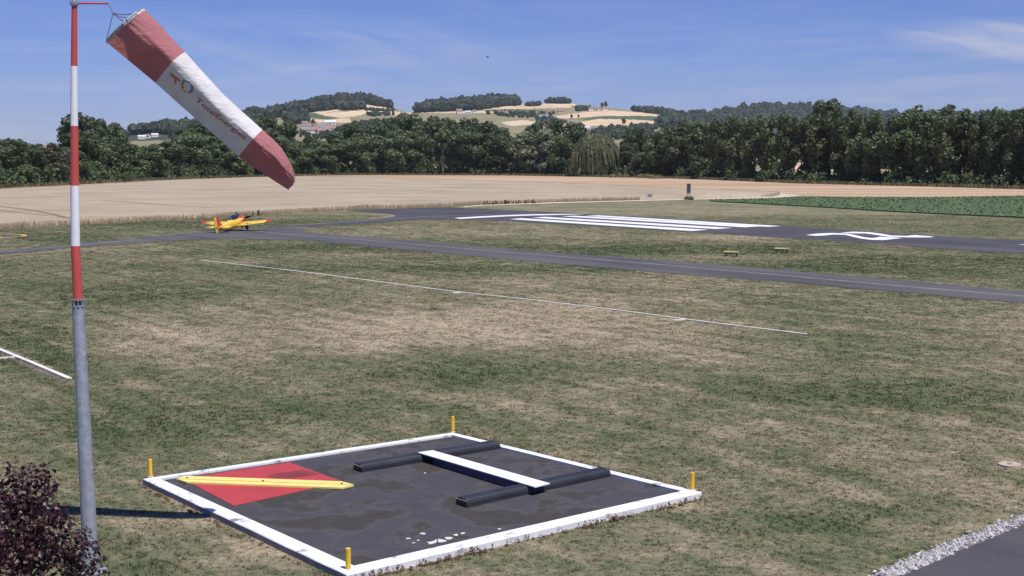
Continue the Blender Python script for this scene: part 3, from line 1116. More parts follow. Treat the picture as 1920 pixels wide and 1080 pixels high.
rh = random.Random(3)
vill = [(566, 239), (572, 236), (580, 240), (586, 236), (592, 241), (598, 238), (604, 241), (610, 238), (615, 242), (570, 244), (577, 246), (584, 244), (590, 247), (597, 245), (603, 247), (609, 245), (618, 246), (622, 240), (573, 249), (588, 250), (601, 251), (612, 249)]
NM = {0: 'tan red-roofed', 1: 'white red-roofed', 2: 'tan grey-roofed'}
for row, sel in (('upper', lambda y: y < 239.5), ('middle', lambda y: 239.5 <= y < 245.5), ('lower', lambda y: y >= 245.5)):
    for q, (px, py) in enumerate(sorted(v for v in vill if sel(v[1]))):
        k = rh.choice([0, 0, 1, 2, 1])
        house(k, hill_point(px, py), rh.uniform(-.8, .8), rh.uniform(.75, 1.1), '%s house, %s from the left in the %s row of the far village' % (NM[k], ORD[q], row), 'houses of the far village')
house(3, hill_point(619, 236), .2, 1.3, 'bright white building at the right end of the far village')
for px, py, k, rot, s, lb in [(266, 261, 3, .3, .75, 'left white farm building on the wooded slope beside the windsock'), (277, 259.5, 1, -.2, .7, 'middle white farm building with a red roof on the wooded slope'), (290, 257, 3, .5, .7, 'right white farm building highest on the wooded slope'),
                              (861, 213, 1, .3, 1.3, 'leftmost white house under the second hill wood'), (878, 213, 3, -.2, .9, 'middle white house under the second hill wood'), (889, 212, 1, .2, .9, 'right white house under the second hill wood'),
                              (938, 215, 0, .2, 1.3, 'long red-roofed house of the hamlet on the middle slope'), (948, 216, 1, -.3, 1.1, 'white gabled house beside the red-roofed hamlet house'), (988, 214, 2, .4, 1.0, 'grey-roofed house at the right of the hamlet'), (1050, 212, 0, .2, 1.1, 'pale pink house left of the ridge farm'), (1020, 224, 2, -.2, 1.4, 'pale barn below the hamlet'),
                              (1107, 208.5, 1, .3, 1.2, 'left white farmhouse on the ridge'), (1119, 208, 1, -.3, 1.0, 'middle white farmhouse on the ridge'), (1134, 208, 1, .1, 1.3, 'right white farmhouse under the pair of round trees'),
                              (1100, 243, 3, .3, .8, 'white roofed house among the valley trees, upper one'), (1109, 248, 1, -.2, .9, 'white house among the valley trees, lower one'), (1482, 219, 0, .2, 1.4, 'pale pink house on the far right wooded ridge'), (1312, 217, 0, .3, 1.2, 'small tan house on the skyline right of the tan hill')]:
    house(k, hill_point(px, py), rot, s, lb)


# sheds glimpsed behind the right trees
def shed(px, py, Y, w_, h, label):
    p = at(px, py, Y)
    t = thing('shed', label, 'shed', (p[0], Y, 0))
    z = p[2]
    obj('wall', *box((p[0], Y, z / 2 - .3), w_, 9, z - .6), M['house_wall'], t)
    obj('roof', *box((p[0], Y - .3, z - .2), w_ + 1, 11, .5), M['white_roof'], t)
    obj('door', *box((p[0] - w_ * .2, Y - 4.56, 1.4), 2.6, .1, 2.7), M['window_dark'], t)


shed(1185, 291, 660, 13, 6, 'low pale-roofed shed glimpsed between the willow and the trees to its right')
shed(1262, 294, 640, 12, 6, 'second pale-roofed shed glimpsed further right behind the trees')

# ------------------------------------------------------------------ fields
WHEAT_FRONT = [(-500, 484), (-80, 440), (0, 432), (50, 426.5), (131, 423), (208, 420), (312, 413), (396, 410), (440, 407), (506, 402.5), (568, 398.5), (652, 394.5), (692, 391.8), (780, 389.5), (848, 387.5), (880, 385.5), (911, 383.5), (1040, 379.3), (1120, 377), (1200, 375), (1288, 372.3), (1350, 371), (1417, 369), (1450, 362.5)]
WHEAT_BACK = [(1462, 360), (1400, 357), (1300, 353.5), (1200, 349.5), (1100, 345), (960, 340), (830, 336), (700, 332.5), (560, 330.5), (470, 332), (330, 337), (150, 347.5), (0, 354), (-80, 359), (-500, 384)]
lowp = [g(*p) for p in WHEAT_FRONT if p[0] < 1440] + [g(*p, .75) for p in WHEAT_FRONT if p[0] > 1440] + [g(*p, .75) for p in WHEAT_BACK]
V, F = prism(lowp, -.05, .75)
nf = len([p for p in WHEAT_FRONT if p[0] < 1440])
edge_xy = {(round(p[0], 4), round(p[1], 4)) for p in lowp[:nf]}
V = [((v[0] * (1 + 1.1 / math.hypot(v[0], v[1])), v[1] * (1 + 1.1 / math.hypot(v[0], v[1])), v[2]) if v[2] > .5 and (round(v[0], 4), round(v[1], 4)) in edge_xy else v) for v in V]
o = obj('wheat_field', V, F, M['wheat'])
tag(o, 'pale ripe wheat field filling the middle distance before the trees', 'field', kind='structure')
poly = [g(*p) for p in [(-80, 358.6), (0, 353.6), (150, 347.2), (330, 336.6), (470, 331.6), (560, 330.2), (700, 332.2), (830, 335.7), (960, 339.7), (1100, 344.7), (1200, 349.2), (1300, 353.2), (1400, 356.7), (1463, 359.7), (1456, 363), (1500, 367.5), (1612, 369.3), (1762, 369.3), (1875, 367.5), (1960, 366), (2000, 366)]]
poly += [g(px, float(BASEY(px)) + .8) for px in (2000, 1920, 1700, 1500, 1280, 1190, 960, 700, 560)] + [g(*p) for p in [(470, 331), (330, 335.8), (150, 346.2), (0, 352.6), (-80, 357.6)]]
struct(obj('stubble_field', *sheet(poly, .03), M['stubble']))
# tramlines in the wheat
for pts, wd in (([(-40, 384), (0, 387), (60, 394), (100, 402), (131, 410)], .9), ([(190, 376), (250, 379.5), (330, 386), (396, 389)], .7), ([(-20, 392), (40, 399), (90, 404)], .6), ([(150, 376), (0, 371)], .6), ([(560, 352), (700, 356), (860, 360)], .6)):
    cl = [Vector(g(px, py, .75)) for px, py in pts]
    a, b = [], []
    for i, p in enumerate(cl):
        d = (cl[min(i + 1, len(cl) - 1)] - cl[max(i - 1, 0)]).normalized()
        n_ = Vector((-d.y, d.x, 0)) * wd / 2
        a.append(p + n_)
        b.append(p - n_)
    struct(obj('wheel_track', *sheet(a + b[::-1], .765), M['tramline']))


def edge_stalks(front, depth, n, h0, h1, wd, seed, mats, name, lab, cat):
    r = np.random.default_rng(seed)
    P = np.array([g(*p)[:2] for p in front])
    seg = np.linalg.norm(np.diff(P, axis=0), axis=1)
    i = r.choice(len(seg), n, p=seg / seg.sum())
    u = r.uniform(0, 1, (n, 1))
    B = P[i] * (1 - u) + P[i + 1] * u
    B = B + B / np.linalg.norm(B, axis=1, keepdims=True) * (r.uniform(-.25, 1, (n, 1)) ** 3 * depth)
    h = r.uniform(h0, h1, (n, 1))
    t = r.uniform(0, np.pi, n)
    a = np.stack([np.cos(t), np.sin(t)], 1) * wd / 2 * r.uniform(.5, 1.4, (n, 1))
    lean = r.normal(size=(n, 2)) * .12
    z = np.zeros((n, 1))
    V = np.stack([np.hstack([B - a, z]), np.hstack([B + a, z]), np.hstack([B + a * .8 + lean, h]), np.hstack([B - a * .8 + lean, h])], 1)
    return tag(link(name, npmesh(name, V.reshape(-1, 3), 4, mats)), lab, cat, kind='stuff')


edge_stalks(WHEAT_FRONT[:-4], 7, 20000, .30, .80, .06, 1, M['stalk'], 'wheat_stalks', 'upright wheat stalks along the near edge of the field', 'wheat')
# dark weeds in the wheat edge
edge_stalks([(905, 385), (950, 383), (1010, 381.5)], 2.5, 70, .3, .85, .22, 2, M['leaf_brown'], 'edge_weeds', 'dark weeds in the wheat edge beside the turning pad', 'weeds')
edge_stalks([(400, 409), (450, 406.5), (500, 403.5)], 3.0, 26, .3, .9, .22, 3, M['leaf_mid'], 'edge_weeds', 'tall green weeds at the wheat edge behind the aircraft', 'weeds')
TL = [(px, float(BASEY(px)) + 1.2) for px in range(-60, 1981, 60)]
edge_stalks(TL, 8, 9000, .4, 1.2, .6, 5, M['rough_grass'], 'rough_grass', 'long dry grass along the foot of the treeline', 'grass')

# green crop on the right
CROP = [(1331, 375.8), (1462, 382.5), (1575, 389), (1687, 395.6), (1800, 401), (1920, 406), (2010, 410), (2450, 432), (2450, 366.5), (2010, 366.5), (1920, 367.2), (1875, 367.7), (1762, 369.6), (1612, 369.6), (1500, 368.6), (1440, 372.2), (1331, 374.6)]
poly = [g(p[0], p[1], .22) for p in CROP]
struct(obj('crop_field', *prism(poly, -.05, .2), M['crop']))
r = np.random.default_rng(8)
pts = np.array([p[:2] for p in poly])
q = r.uniform(pts.min(0), pts.max(0), (120000, 2))
q = q[inside(q[:, 0], q[:, 1], [tuple(p) for p in pts])][:26000]
P = np.hstack([q, .2 + r.uniform(-.1, .14, (len(q), 1))])
tag(link('crop_leaves', npmesh('crop_leaves', leaf_quads(P, np.array([0, 0, 1.]) + r.normal(size=P.shape) * .4, .34, r), 4, M['crop_leaf'])), 'low leafy green crop on the right beyond the runway', 'crop', kind='stuff')

# pale farm track
TRK = [(868, 387.6), (911, 383.8), (1040, 379.6), (1200, 375.6), (1288, 373), (1350, 371.8), (1417, 369.6), (1455, 362.6), (1475, 364.2), (1505, 366.6), (1495, 368.2), (1444, 372), (1350, 373.8), (1288, 375), (1200, 377.4), (1040, 381.6), (911, 386), (870, 389)]
struct(obj('farm_track', *sheet([g(*p) for p in TRK], .045), M['dirt']))

# ------------------------------------------------------------------ runway and taxiways
def ragged(pts, step, jit, seed):
    rr = random.Random(seed)
    res = []
    n = len(pts)
    for i in range(n):
        a, b = Vector(pts[i]), Vector(pts[(i + 1) % n])
        k = max(1, int((b - a).length / step))
        for j in range(k):
            p = a.lerp(b, j / k)
            res.append((p.x + rr.gauss(0, jit), p.y + rr.gauss(0, jit), p.z))
    return res


A_UP = [(-420, 503), (-80, 476), (0, 469.6), (131, 459), (177, 453.5), (292, 443.5), (354, 437.5), (385, 431.5), (440, 430.5), (477, 430.3), (492, 427), (530, 426.6), (562, 427.6), (573, 429), (566, 431.5), (574, 434.5), (590, 437), (640, 441), (744, 449), (848, 457), (932, 464.6), (1000, 471), (1125, 480), (1250, 489), (1375, 499.5), (1480, 507.5), (1565, 515.5), (1690, 526), (1815, 537), (1920, 546), (2020, 555), (2400, 590)]
A_LO = [(2400, 625), (2020, 580), (1920, 570), (1815, 560), (1690, 548.5), (1565, 538), (1440, 527.5), (1225, 510), (1000, 491), (757, 468.5), (640, 457.5), (590, 452.5), (547, 450), (464, 448), (396, 449), (354, 450), (292, 453), (177, 461.5), (131, 465), (0, 477.5), (-80, 485), (-420, 516)]
struct(obj('taxiway', *sheet(ragged([g(*p) for p in A_UP + A_LO], .9, .10, 1), .02), M['asphalt']))
B_ = [(500, 425.2), (560, 422), (652, 414.2), (700, 410.5), (738, 407.3), (744, 405.2), (738, 403.2), (723, 401.5), (682, 397.5), (648, 395.2), (692, 392.4), (780, 390), (848, 388.2), (869, 390.4), (952, 394), (1040, 397.8), (1100, 402), (1250, 410), (1375, 417.2), (1480, 424), (1565, 430), (1690, 438.5), (1815, 446), (1920, 451.5), (2020, 457), (2450, 483),
      (2450, 513), (2020, 484), (1920, 476), (1815, 470.5), (1690, 460.5), (1565, 451.5), (1440, 444.5), (1375, 440), (1250, 432.5), (1125, 424.5), (1000, 417.5), (952, 414.6), (848, 411.5), (786, 412.3), (744, 414.6), (682, 419), (640, 422), (600, 424.4), (565, 426.2)]
runway = struct(obj('runway', *sheet(ragged([g(*p) for p in B_], 1.2, .10, 2), .024), M['runway']))


def marking(name, pts, z, mat, parent, label=None):
    o = obj(name, *sheet([g(*p) for p in pts], z), mat, parent)
    if label:
        o['label'] = label
    return o


for q in ([(956, 411.2), (978, 409.4), (1328, 431.3), (1296, 433.5)], [(998, 408.5), (1022, 406.9), (1373, 427.8), (1342, 429.8)], [(1053, 406), (1077, 404.8), (1424, 424.8), (1397, 426.5)], [(1098, 405), (1122, 404), (1465, 424.3), (1438, 425.6)]):
    marking('threshold_stripe', q, .03, M['paint'], runway)
marking('threshold_bar', [(852, 408.9), (900, 406), (950, 403.6), (1000, 402), (1060, 401.4), (1100, 401.6), (1060, 403), (1000, 404.2), (950, 406), (900, 408.6), (862, 410.8)], .03, M['paint'], runway)
marking('runway_number', [(1511, 441), (1533, 438.3), (1560, 437.3), (1590, 438.4), (1605, 441.6), (1622, 445.4), (1635, 446.6), (1643, 446), (1650, 444.3), (1692, 446.8), (1655, 450.7), (1635, 450.3), (1615, 448), (1600, 444.7), (1585, 440.8), (1562, 440.2), (1545, 442), (1528, 442.7)], .03, M['paint'], runway, 'white painted figure 2 nearer the camera')
marking('runway_number', [(1575, 437), (1600, 434.8), (1630, 435.8), (1650, 438.3), (1672, 442), (1698, 442.8), (1715, 441.2), (1752, 444.2), (1745, 445.5), (1705, 445.5), (1668, 444.6), (1643, 440.9), (1623, 438), (1605, 438)], .03, M['paint'], runway, 'white painted figure 2 farther from the camera')
marking('centre_dash', [(1907, 458.6), (1925, 459), (2000, 464), (1985, 465)], .03, M['paint'], runway)


def stripe(name, pts, width, z, mat, parent=None, thick=None):
    cl = [Vector(g(*p)) for p in pts]
    a, b = [], []
    for i, p in enumerate(cl):
        d = (cl[min(i + 1, len(cl) - 1)] - cl[max(i - 1, 0)]).normalized()
        n_ = Vector((-d.y, d.x, 0)) * width / 2
        a.append(p + n_)
        b.append(p - n_)
    if thick:
        return obj(name, *prism(a + b[::-1], -.02, thick), mat, parent)
    return obj(name, *sheet(a + b[::-1], z), mat, parent)


TX = bpy.data.objects['taxiway']
stripe('centre_line', [(479, 433.5), (547, 440), (640, 447), (756, 456.5), (848, 464.8), (1000, 477.5), (1250, 497.5), (1440, 514.3), (1690, 537), (1920, 556), (2010, 564)], .16, .03, M['line'], TX)
stripe('centre_line', [(-60, 478), (0, 472.5), (131, 461.5), (250, 450.5), (360, 442.8), (443, 440.8), (520, 440.6), (556, 441.3)], .16, .034, M['line'], TX)
stripe('centre_line', [(500, 424.2), (579, 421), (652, 415.8), (743, 410), (800, 406.5), (860, 404.2), (920, 403)], .2, .03, M['line'], runway)
# dry verges beside the asphalt
for k, (pts, wd) in enumerate([([(-60, 484), (0, 479.5), (90, 473), (177, 466), (280, 459)], .8), ([(488, 425.8), (530, 425.4), (575, 427)], 1.0), ([(690, 410.5), (728, 407), (741, 404.4), (722, 401)], 1.3)]):
    struct(stripe('dry_verge', pts, wd, .012 + .003 * k, M['tan_earth']))

# round pad with a yellow ring, cut by the left picture edge
cx, cy = g(-22, 443)[:2]
ex_ = g(52, 441.5)
rad = math.hypot(ex_[0] - cx, ex_[1] - cy)
ring = [(cx + rad * 1.08 * math.cos(t), cy + rad * 1.08 * math.sin(t)) for t in np.linspace(0, 2 * math.pi, 40, endpoint=False)]
pad = struct(obj('round_pad', *sheet(ring, .016), M['asphalt']))
V, F = [], []
for i in range(48):
    t = 2 * math.pi * i / 48
    V += [(cx + rad * math.cos(t), cy + rad * math.sin(t), .028), (cx + rad * .88 * math.cos(t), cy + rad * .88 * math.sin(t), .028)]
    j = (i + 1) % 48
    F.append((2 * i + 1, 2 * i, 2 * j, 2 * j + 1))
obj('yellow_ring', V, F, M['yellow_paint'], pad)
obj('yellow_dash', *sheet([g(-14, 444.6), g(4, 444.6), g(4, 447), g(-14, 447)], .028), M['yellow_paint'], pad)

# white boundary strips in the turf
s1 = stripe('ground_strip', [(376, 488.3), (480, 500), (600, 514), (720, 530), (860, 548.3), (1000, 563), (1100, 575), (1200, 587.5), (1300, 601), (1400, 613.5), (1512, 627)], .17, 0, M['strip'], thick=.035)
tag(s1, 'long thin white strip running across the dry grass below the taxiway', 'ground marking')
stripe('cross_tick', [(868, 548.2), (848, 550)], .2, 0, M['strip'], s1, .034)
stripe('cross_tick', [(1288, 599), (1262, 601)], .2, 0, M['strip'], s1, .034)
s2 = stripe('ground_strip', [(-60, 633), (0, 656.5), (60, 681), (130, 711)], .20, 0, M['strip'], thick=.05)
tag(s2, 'short white strip in the grass left of the striped mast', 'ground marking')
stripe('cross_tick', [(28, 670), (-30, 676)], .12, 0, M['strip'], s2, .048)
struct(stripe('bare_strip', [(-60, 641), (0, 664), (60, 688.5), (122, 715)], .22, .006, basic('bare_soil', (0.20, 0.165, 0.15), (0.13, 0.10, 0.085), 3.0, .95)))
struct(stripe('dry_strip', [(-60, 627), (0, 650.5), (60, 674), (100, 691)], .10, .007, M['tan_earth']))

# near road with a gravel edge, bottom right
rd = [g(1696, 1081), g(1800, 1036), g(1920, 986.5), g(2050, 934), g(2500, 940), g(2500, 1300), g(1300, 1300), g(1500, 1165)]
struct(obj('road', *prism(rd, -.05, .04), M['asphalt_near']))
r = np.random.default_rng(21)
M['gravel'] = basic('white_gravel', (0.62, 0.60, 0.60), (0.30, 0.28, 0.28), 14.0, .9)
M['gravel_bed'] = basic('gravel_bed', (0.20, 0.18, 0.165), (0.10, 0.085, 0.075), 9.0, .95)
gu = [(1420, 1172), (1632, 1080), (1700, 1049), (1800, 1008), (1920, 965), (2050, 915)]
gl = [(1490, 1172), (1696, 1081), (1745, 1059), (1800, 1036), (1920, 986.5), (2050, 934)]
bed = [g(*p) for p in gu] + [g(*p) for p in gl[::-1]]
struct(obj('gravel_bed', *sheet(bed, .012), M['gravel_bed']))
out_ = []
PU, PL = np.array([g(*p) for p in gu]), np.array([g(*p) for p in gl])
for i in range(2900):
    k = r.integers(0, len(gu) - 1)
    u, v = r.uniform(), np.clip(r.normal(.55, .28), -.12, 1.0)
    p = (PU[k] * (1 - u) + PU[k + 1] * u) * (1 - v) + (PL[k] * (1 - u) + PL[k + 1] * u) * v
    s = min(.05, .008 + r.exponential(.013))
    q = ICO_V[:12] if False else None
    d = r.normal(size=(6, 3))
    d = np.array([[1, 0, 0], [-1, 0, 0], [0, 1, 0], [0, -1, 0], [0, 0, 1], [0, 0, -1]]) * r.uniform(.6, 1.5, (6, 1)) + d * .25
    d = d * s + p + np.array([0, 0, s * .6 + .01])
    out_.append(d[[0, 2, 4, 2, 1, 4, 1, 3, 4, 3, 0, 4, 2, 0, 5, 1, 2, 5, 3, 1, 5, 0, 3, 5]])
tag(link('gravel', npmesh('gravel', np.concatenate(out_), 3, M['gravel'])), 'white gravel along the edge of the near road', 'gravel', kind='stuff')

# concrete cover in the turf
cc = g(1893, 873)
cov = thing('manhole_cover', 'round pale concrete cover lying in the grass near the right edge', 'cover', cc)
M['concrete'] = basic('concrete', (0.46, 0.38, 0.30), (0.36, 0.30, 0.24), 4.0, .9, .2, 30)
obj('cover_disc', *prism([(cc[0] + .29 * math.cos(t), cc[1] + .29 * math.sin(t)) for t in np.linspace(0, 6.283, 28, endpoint=False)], 0, .05), M['concrete'], cov)
obj('lifting_ring', *tube([(cc[0] + .06 * math.cos(t), cc[1] + .06 * math.sin(t), .055) for t in np.linspace(0, 6.283, 12)], .008, 6), M['gravel_bed'], cov)

# ------------------------------------------------------------------ signal area
KZ, SZ = .15, .10
OUT = [g(268, 897.5, KZ), g(848, 810.5, KZ), g(1316, 922.5, KZ), g(650, 1077.5, KZ)]
INN = [g(300, 897.5, KZ), g(847, 815.5, KZ), g(1278, 920.5, KZ), g(664, 1060.5, KZ)]
M['kerb'] = basic('kerb_paint', (0.78, 0.78, 0.81), (0.66, 0.66, 0.70), 3.0, .7, .15, 40, dirt=(0.22, 0.20, 0.19), dscale=2.2, dlo=.56, dhi=.68)


def slab_material():
    m, t, b, o = new_mat('slab_bitumen')
    pos = t.n('ShaderNodeNewGeometry').outputs['Position']
    n1 = t.noise(pos, .55, 6.0, .62, .25)
    n1 = t.math('ADD', n1, t.math('MULTIPLY', t.math('SUBTRACT', t.noise(pos, 5.0, 5.0, .75), .5), .10))
    edge = t.rng(n1, .50, .545)
    rim = t.math('MULTIPLY', t.rng(n1, .47, .505), t.rng(n1, .55, .51))
    n2 = t.noise(pos, 2.6, 5.0, .7)
    base = t.mix(t.rng(n2, .3, .7), (0.048, 0.046, 0.054), (0.060, 0.058, 0.066))
    stain = t.mix(t.rng(n2, .3, .7), (0.038, 0.034, 0.032), (0.056, 0.051, 0.047))
    col = t.mix(edge, base, stain)
    col = t.mix(t.math('MULTIPLY', rim, .30), col, (0.11, 0.105, 0.10))
    sk = t.rng(t.noise(pos, 34.0, 3.0, .8), .66, .74, 0, .5)
    col = t.mix(sk, col, (0.14, 0.135, 0.13))
    t.l(col, b.inputs['Base Color'])
    b.inputs['Roughness'].default_value = .85
    b.inputs['Specular IOR Level'].default_value = .3
    bp = t.n('ShaderNodeBump')
    bp.inputs['Strength'].default_value = .3
    bp.inputs['Distance'].default_value = .01
    t.l(t.noise(pos, 60, 3.0), bp.inputs['Height'])
    t.l(bp.outputs[0], b.inputs['Normal'])
    return m


M['slab'] = slab_material()
M['pale_stain'] = basic('paint_chip', (0.62, 0.61, 0.55), (0.5, 0.49, 0.44), 8, .9)
pb = g(790, 930)
sp_ = thing('signal_pad', 'square dark signal pad with a white kerb in the foreground grass', 'signal pad', pb)
obj('slab', *prism([(x, y) for x, y, z in INN], -.05, SZ), M['slab'], sp_)
M['kerb_shade'] = basic('kerb_painted_shade', (0.20, 0.20, 0.23), (0.28, 0.27, 0.29), 3.0, .9, .3, 30)  # shade painted into the colour of the near left kerb's outer face
for i, nm in enumerate(('far left', 'far right', 'near right', 'near left')):
    j = (i + 1) % 4
    A, B2, C2, D2 = [Vector(v) for v in (OUT[i], OUT[j], INN[j], INN[i])]
    n_ = 24
    V, F = [], []
    for k in range(n_ + 1):
        u = k / n_
        o_ = A.lerp(B2, u)
        i_ = D2.lerp(C2, u)
        jit = random.uniform(-.012, .012) if 0 < k < n_ else 0
        d = (o_ - i_).normalized()
        o2 = o_ + d * jit
        V += [(o2.x, o2.y, -.05), (o2.x, o2.y, KZ - .02), (o2.x - d.x * .02, o2.y - d.y * .02, KZ), (i_.x, i_.y, KZ), (i_.x, i_.y, .0)]
    for k in range(n_):
        for m_ in range(5):
            m2 = (m_ + 1) % 5
            F.append((k * 5 + m_, k * 5 + m2, (k + 1) * 5 + m2, (k + 1) * 5 + m_))
    F += [(0, 1, 2, 3, 4), tuple(n_ * 5 + q for q in (4, 3, 2, 1, 0))]
    kb = obj('kerb', V, F, [M['kerb'], M['kerb_shade']], sp_, mat_idx=[1 if (nm == 'near left' and (q_ % 5) == 0 and q_ < n_ * 5) else 0 for q_ in range(len(F))])
    me = kb.data
    bm = bmesh.new()
    bm.from_mesh(me)
    bmesh.ops.recalc_face_normals(bm, faces=bm.faces)
    bm.to_mesh(me)
    bm.free()
r = random.Random(5)
for px, py, s in [(793, 1001, 5), (765, 1010, 5), (810, 1018, 10), (828, 1014, 9), (842, 1010, 8), (855, 1003, 6), (797, 887, 3), (936, 992, 4), (775, 1018, 3), (784, 1013, 3), (818, 1013, 5), (868, 1000, 5)]:
    c = g(px, py, SZ)
    pts = []
    for k in range(9):
        t = 6.283 * k / 9
        q = s / FPX * c[1] * r.uniform(.55, 1.3)
        pts.append((c[0] + q * math.cos(t), c[1] + q * 1.2 * math.sin(t)))
    obj('paint_flake', *sheet(pts, SZ + .005), M['pale_stain'], sp_)

# red caution square with its yellow bar
M['red_panel'] = basic('red_panel', (0.42, 0.050, 0.055), (0.36, 0.042, 0.046), 1.2, .7, dirt=(0.17, 0.030, 0.032), dscale=.9, dlo=.64, dhi=.70)
M['red_stain'] = basic('red_stain', (0.15, 0.028, 0.032), (0.26, 0.040, 0.044), 1.6, .75)
M['yellow_bar'] = basic('yellow_bar', (0.80, 0.66, 0.22), (0.74, 0.59, 0.18), 3.0, .6)
M['bolt'] = basic('bolt_metal', (0.12, 0.10, 0.08), rough=.5, metal=.5)
rb = g(490, 910, SZ)
rp = thing('caution_square', 'red square panel with a yellow diagonal bar on the dark pad', 'signal panel', rb)
obj('red_panel', *prism([g(341, 898, SZ), g(543, 867.5, SZ), g(643, 904, SZ), g(438, 949, SZ)], SZ - .01, SZ + .012), M['red_panel'], rp)
obj('stain', *sheet([g(px, py, SZ + .014) for px, py in [(499, 893.5), (512, 888.5), (535, 886), (556, 882.5), (566, 880), (580, 882.5), (592, 886.5), (600, 889.5), (585, 892), (560, 894.5), (540, 897), (520, 896.5)]], SZ + .0145), M['red_stain'], rp)
mid_l = [(664, 909.5), (640, 908.9), (355, 899.2), (331, 898)]
bar = obj('plank', *prism([g(px, py, .15) for px, py in [(331, 897.8), (346, 893), (378, 893.8), (640, 903), (664, 909.2), (640, 908.4), (355, 898.8)]], SZ + .013, SZ + .06), M['yellow_bar'], rp)
obj('plank', *prism([g(px, py, .15) for px, py in [(332, 898.4), (355, 899.3), (640, 908.9), (662, 909.8), (640, 914.5), (350, 904)]], SZ + .013, SZ + .055), M['yellow_bar'], rp)
for px, py in ((351, 896.5), (493, 902), (641, 907)):
    c = g(px, py, .16)
    obj('bolt', *tube([(c[0], c[1], SZ + .055), (c[0], c[1], SZ + .08)], .028, 10), M['bolt'], bar)

# dumb-bell signal: white bar on two black beams
M['black_beam'] = basic('black_beam', (0.020, 0.021, 0.026), (0.032, 0.033, 0.042), 2.0, .5, spec=.5)
M['white_bar'] = basic('white_bar', (0.80, 0.80, 0.84), (0.72, 0.72, 0.76), 2.0, .6, dirt=(0.5, 0.49, 0.47), dscale=3.0, dlo=.66, dhi=.8)
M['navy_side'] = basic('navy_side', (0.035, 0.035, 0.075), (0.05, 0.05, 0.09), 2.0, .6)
db = thing('landing_signal', 'white bar lying across two long black beams on the dark pad', 'signal', g(900, 900, SZ))


def beam(p0, p1, width, z0, z1):
    """rounded-top beam; p0-p1 is the camera-side bottom edge"""
    a, b = Vector(p0), Vector(p1)
    d = (b - a).normalized()
    n_ = Vector((-d.y, d.x, 0))
    prof = [(0, z0), (0, z0 + (z1 - z0) * .5), (.012, z0 + (z1 - z0) * .52), (.03, z1 - .035), (.08, z1)]
    for k in range(3):
        u = .08 + (width - .16) * (k + 1) / 4
        prof += [(u - .014, z1 + .002), (u - .008, z1 - .012), (u + .008, z1 - .012), (u + .014, z1 + .002)]
    prof += [(width - .08, z1), (width - .03, z1 - .035), (width, z0 + (z1 - z0) * .5), (width, z0)]
    secs = []
    for p in (a, b):
        secs.append([tuple((p + n_ * u)[:2]) + (z,) for u, z in prof])
    V, F = loft(secs, cap=True)
    bo = obj('black_beam', V, F, M['black_beam'], db)
    bm = bmesh.new()
    bm.from_mesh(bo.data)
    bmesh.ops.recalc_face_normals(bm, faces=bm.faces)
    bm.to_mesh(bo.data)
    bm.free()
    # open hollow-profile ends: chambers set into the end plate
    ang = math.atan2(d.y, d.x)
    for k in range(4):
        u = width * (.14 + .24 * k)
        c = a + n_ * u - d * .004
        obj('chamber', *box((c.x, c.y, (z0 + z1) / 2 - .02), .03, width * .15, (z1 - z0) * .62, ang), M['window_dark'], bo)
        c = a + n_ * u - d * .006
        obj('rib', *box((c.x, c.y, z1 - .045), .03, width * .13, .012, ang), M['concrete'], bo)
    return d, n_


B1 = beam(g(679, 886, SZ), g(938, 841.5, SZ), .42, SZ + .02, SZ + .19)
B2_ = beam(g(876, 952, SZ), g(1145, 893.5, SZ), .42, SZ + .02, SZ + .19)
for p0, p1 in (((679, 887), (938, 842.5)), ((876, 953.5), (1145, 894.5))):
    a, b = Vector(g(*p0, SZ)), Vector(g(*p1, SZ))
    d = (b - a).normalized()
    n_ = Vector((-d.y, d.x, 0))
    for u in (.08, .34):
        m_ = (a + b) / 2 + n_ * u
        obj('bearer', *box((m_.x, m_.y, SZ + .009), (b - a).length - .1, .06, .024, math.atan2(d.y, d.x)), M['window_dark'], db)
wz0, wz1 = SZ + .205, SZ + .228
obj('white_bar', *prism([g(783, 848, wz1), g(811, 844, wz1), g(1031, 906, wz1), g(1003, 913, wz1)], wz0, wz1), M['white_bar'], db)
wq = [Vector(g(*p, wz1)) for p in ((783, 848), (811, 844), (1031, 906), (1003, 913))]
wl = wq
cen = sum(wl, Vector()) / 4
ax_ = (wq[3] - wq[0]).normalized()
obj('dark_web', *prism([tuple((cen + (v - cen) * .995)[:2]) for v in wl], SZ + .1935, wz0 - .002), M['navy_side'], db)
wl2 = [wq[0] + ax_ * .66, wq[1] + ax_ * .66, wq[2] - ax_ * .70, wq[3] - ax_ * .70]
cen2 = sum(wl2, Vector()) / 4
obj('lower_web', *prism([tuple((cen2 + (v - cen2) * .97)[:2]) for v in wl2], SZ + .02, SZ + .1925), M['navy_side'], db)

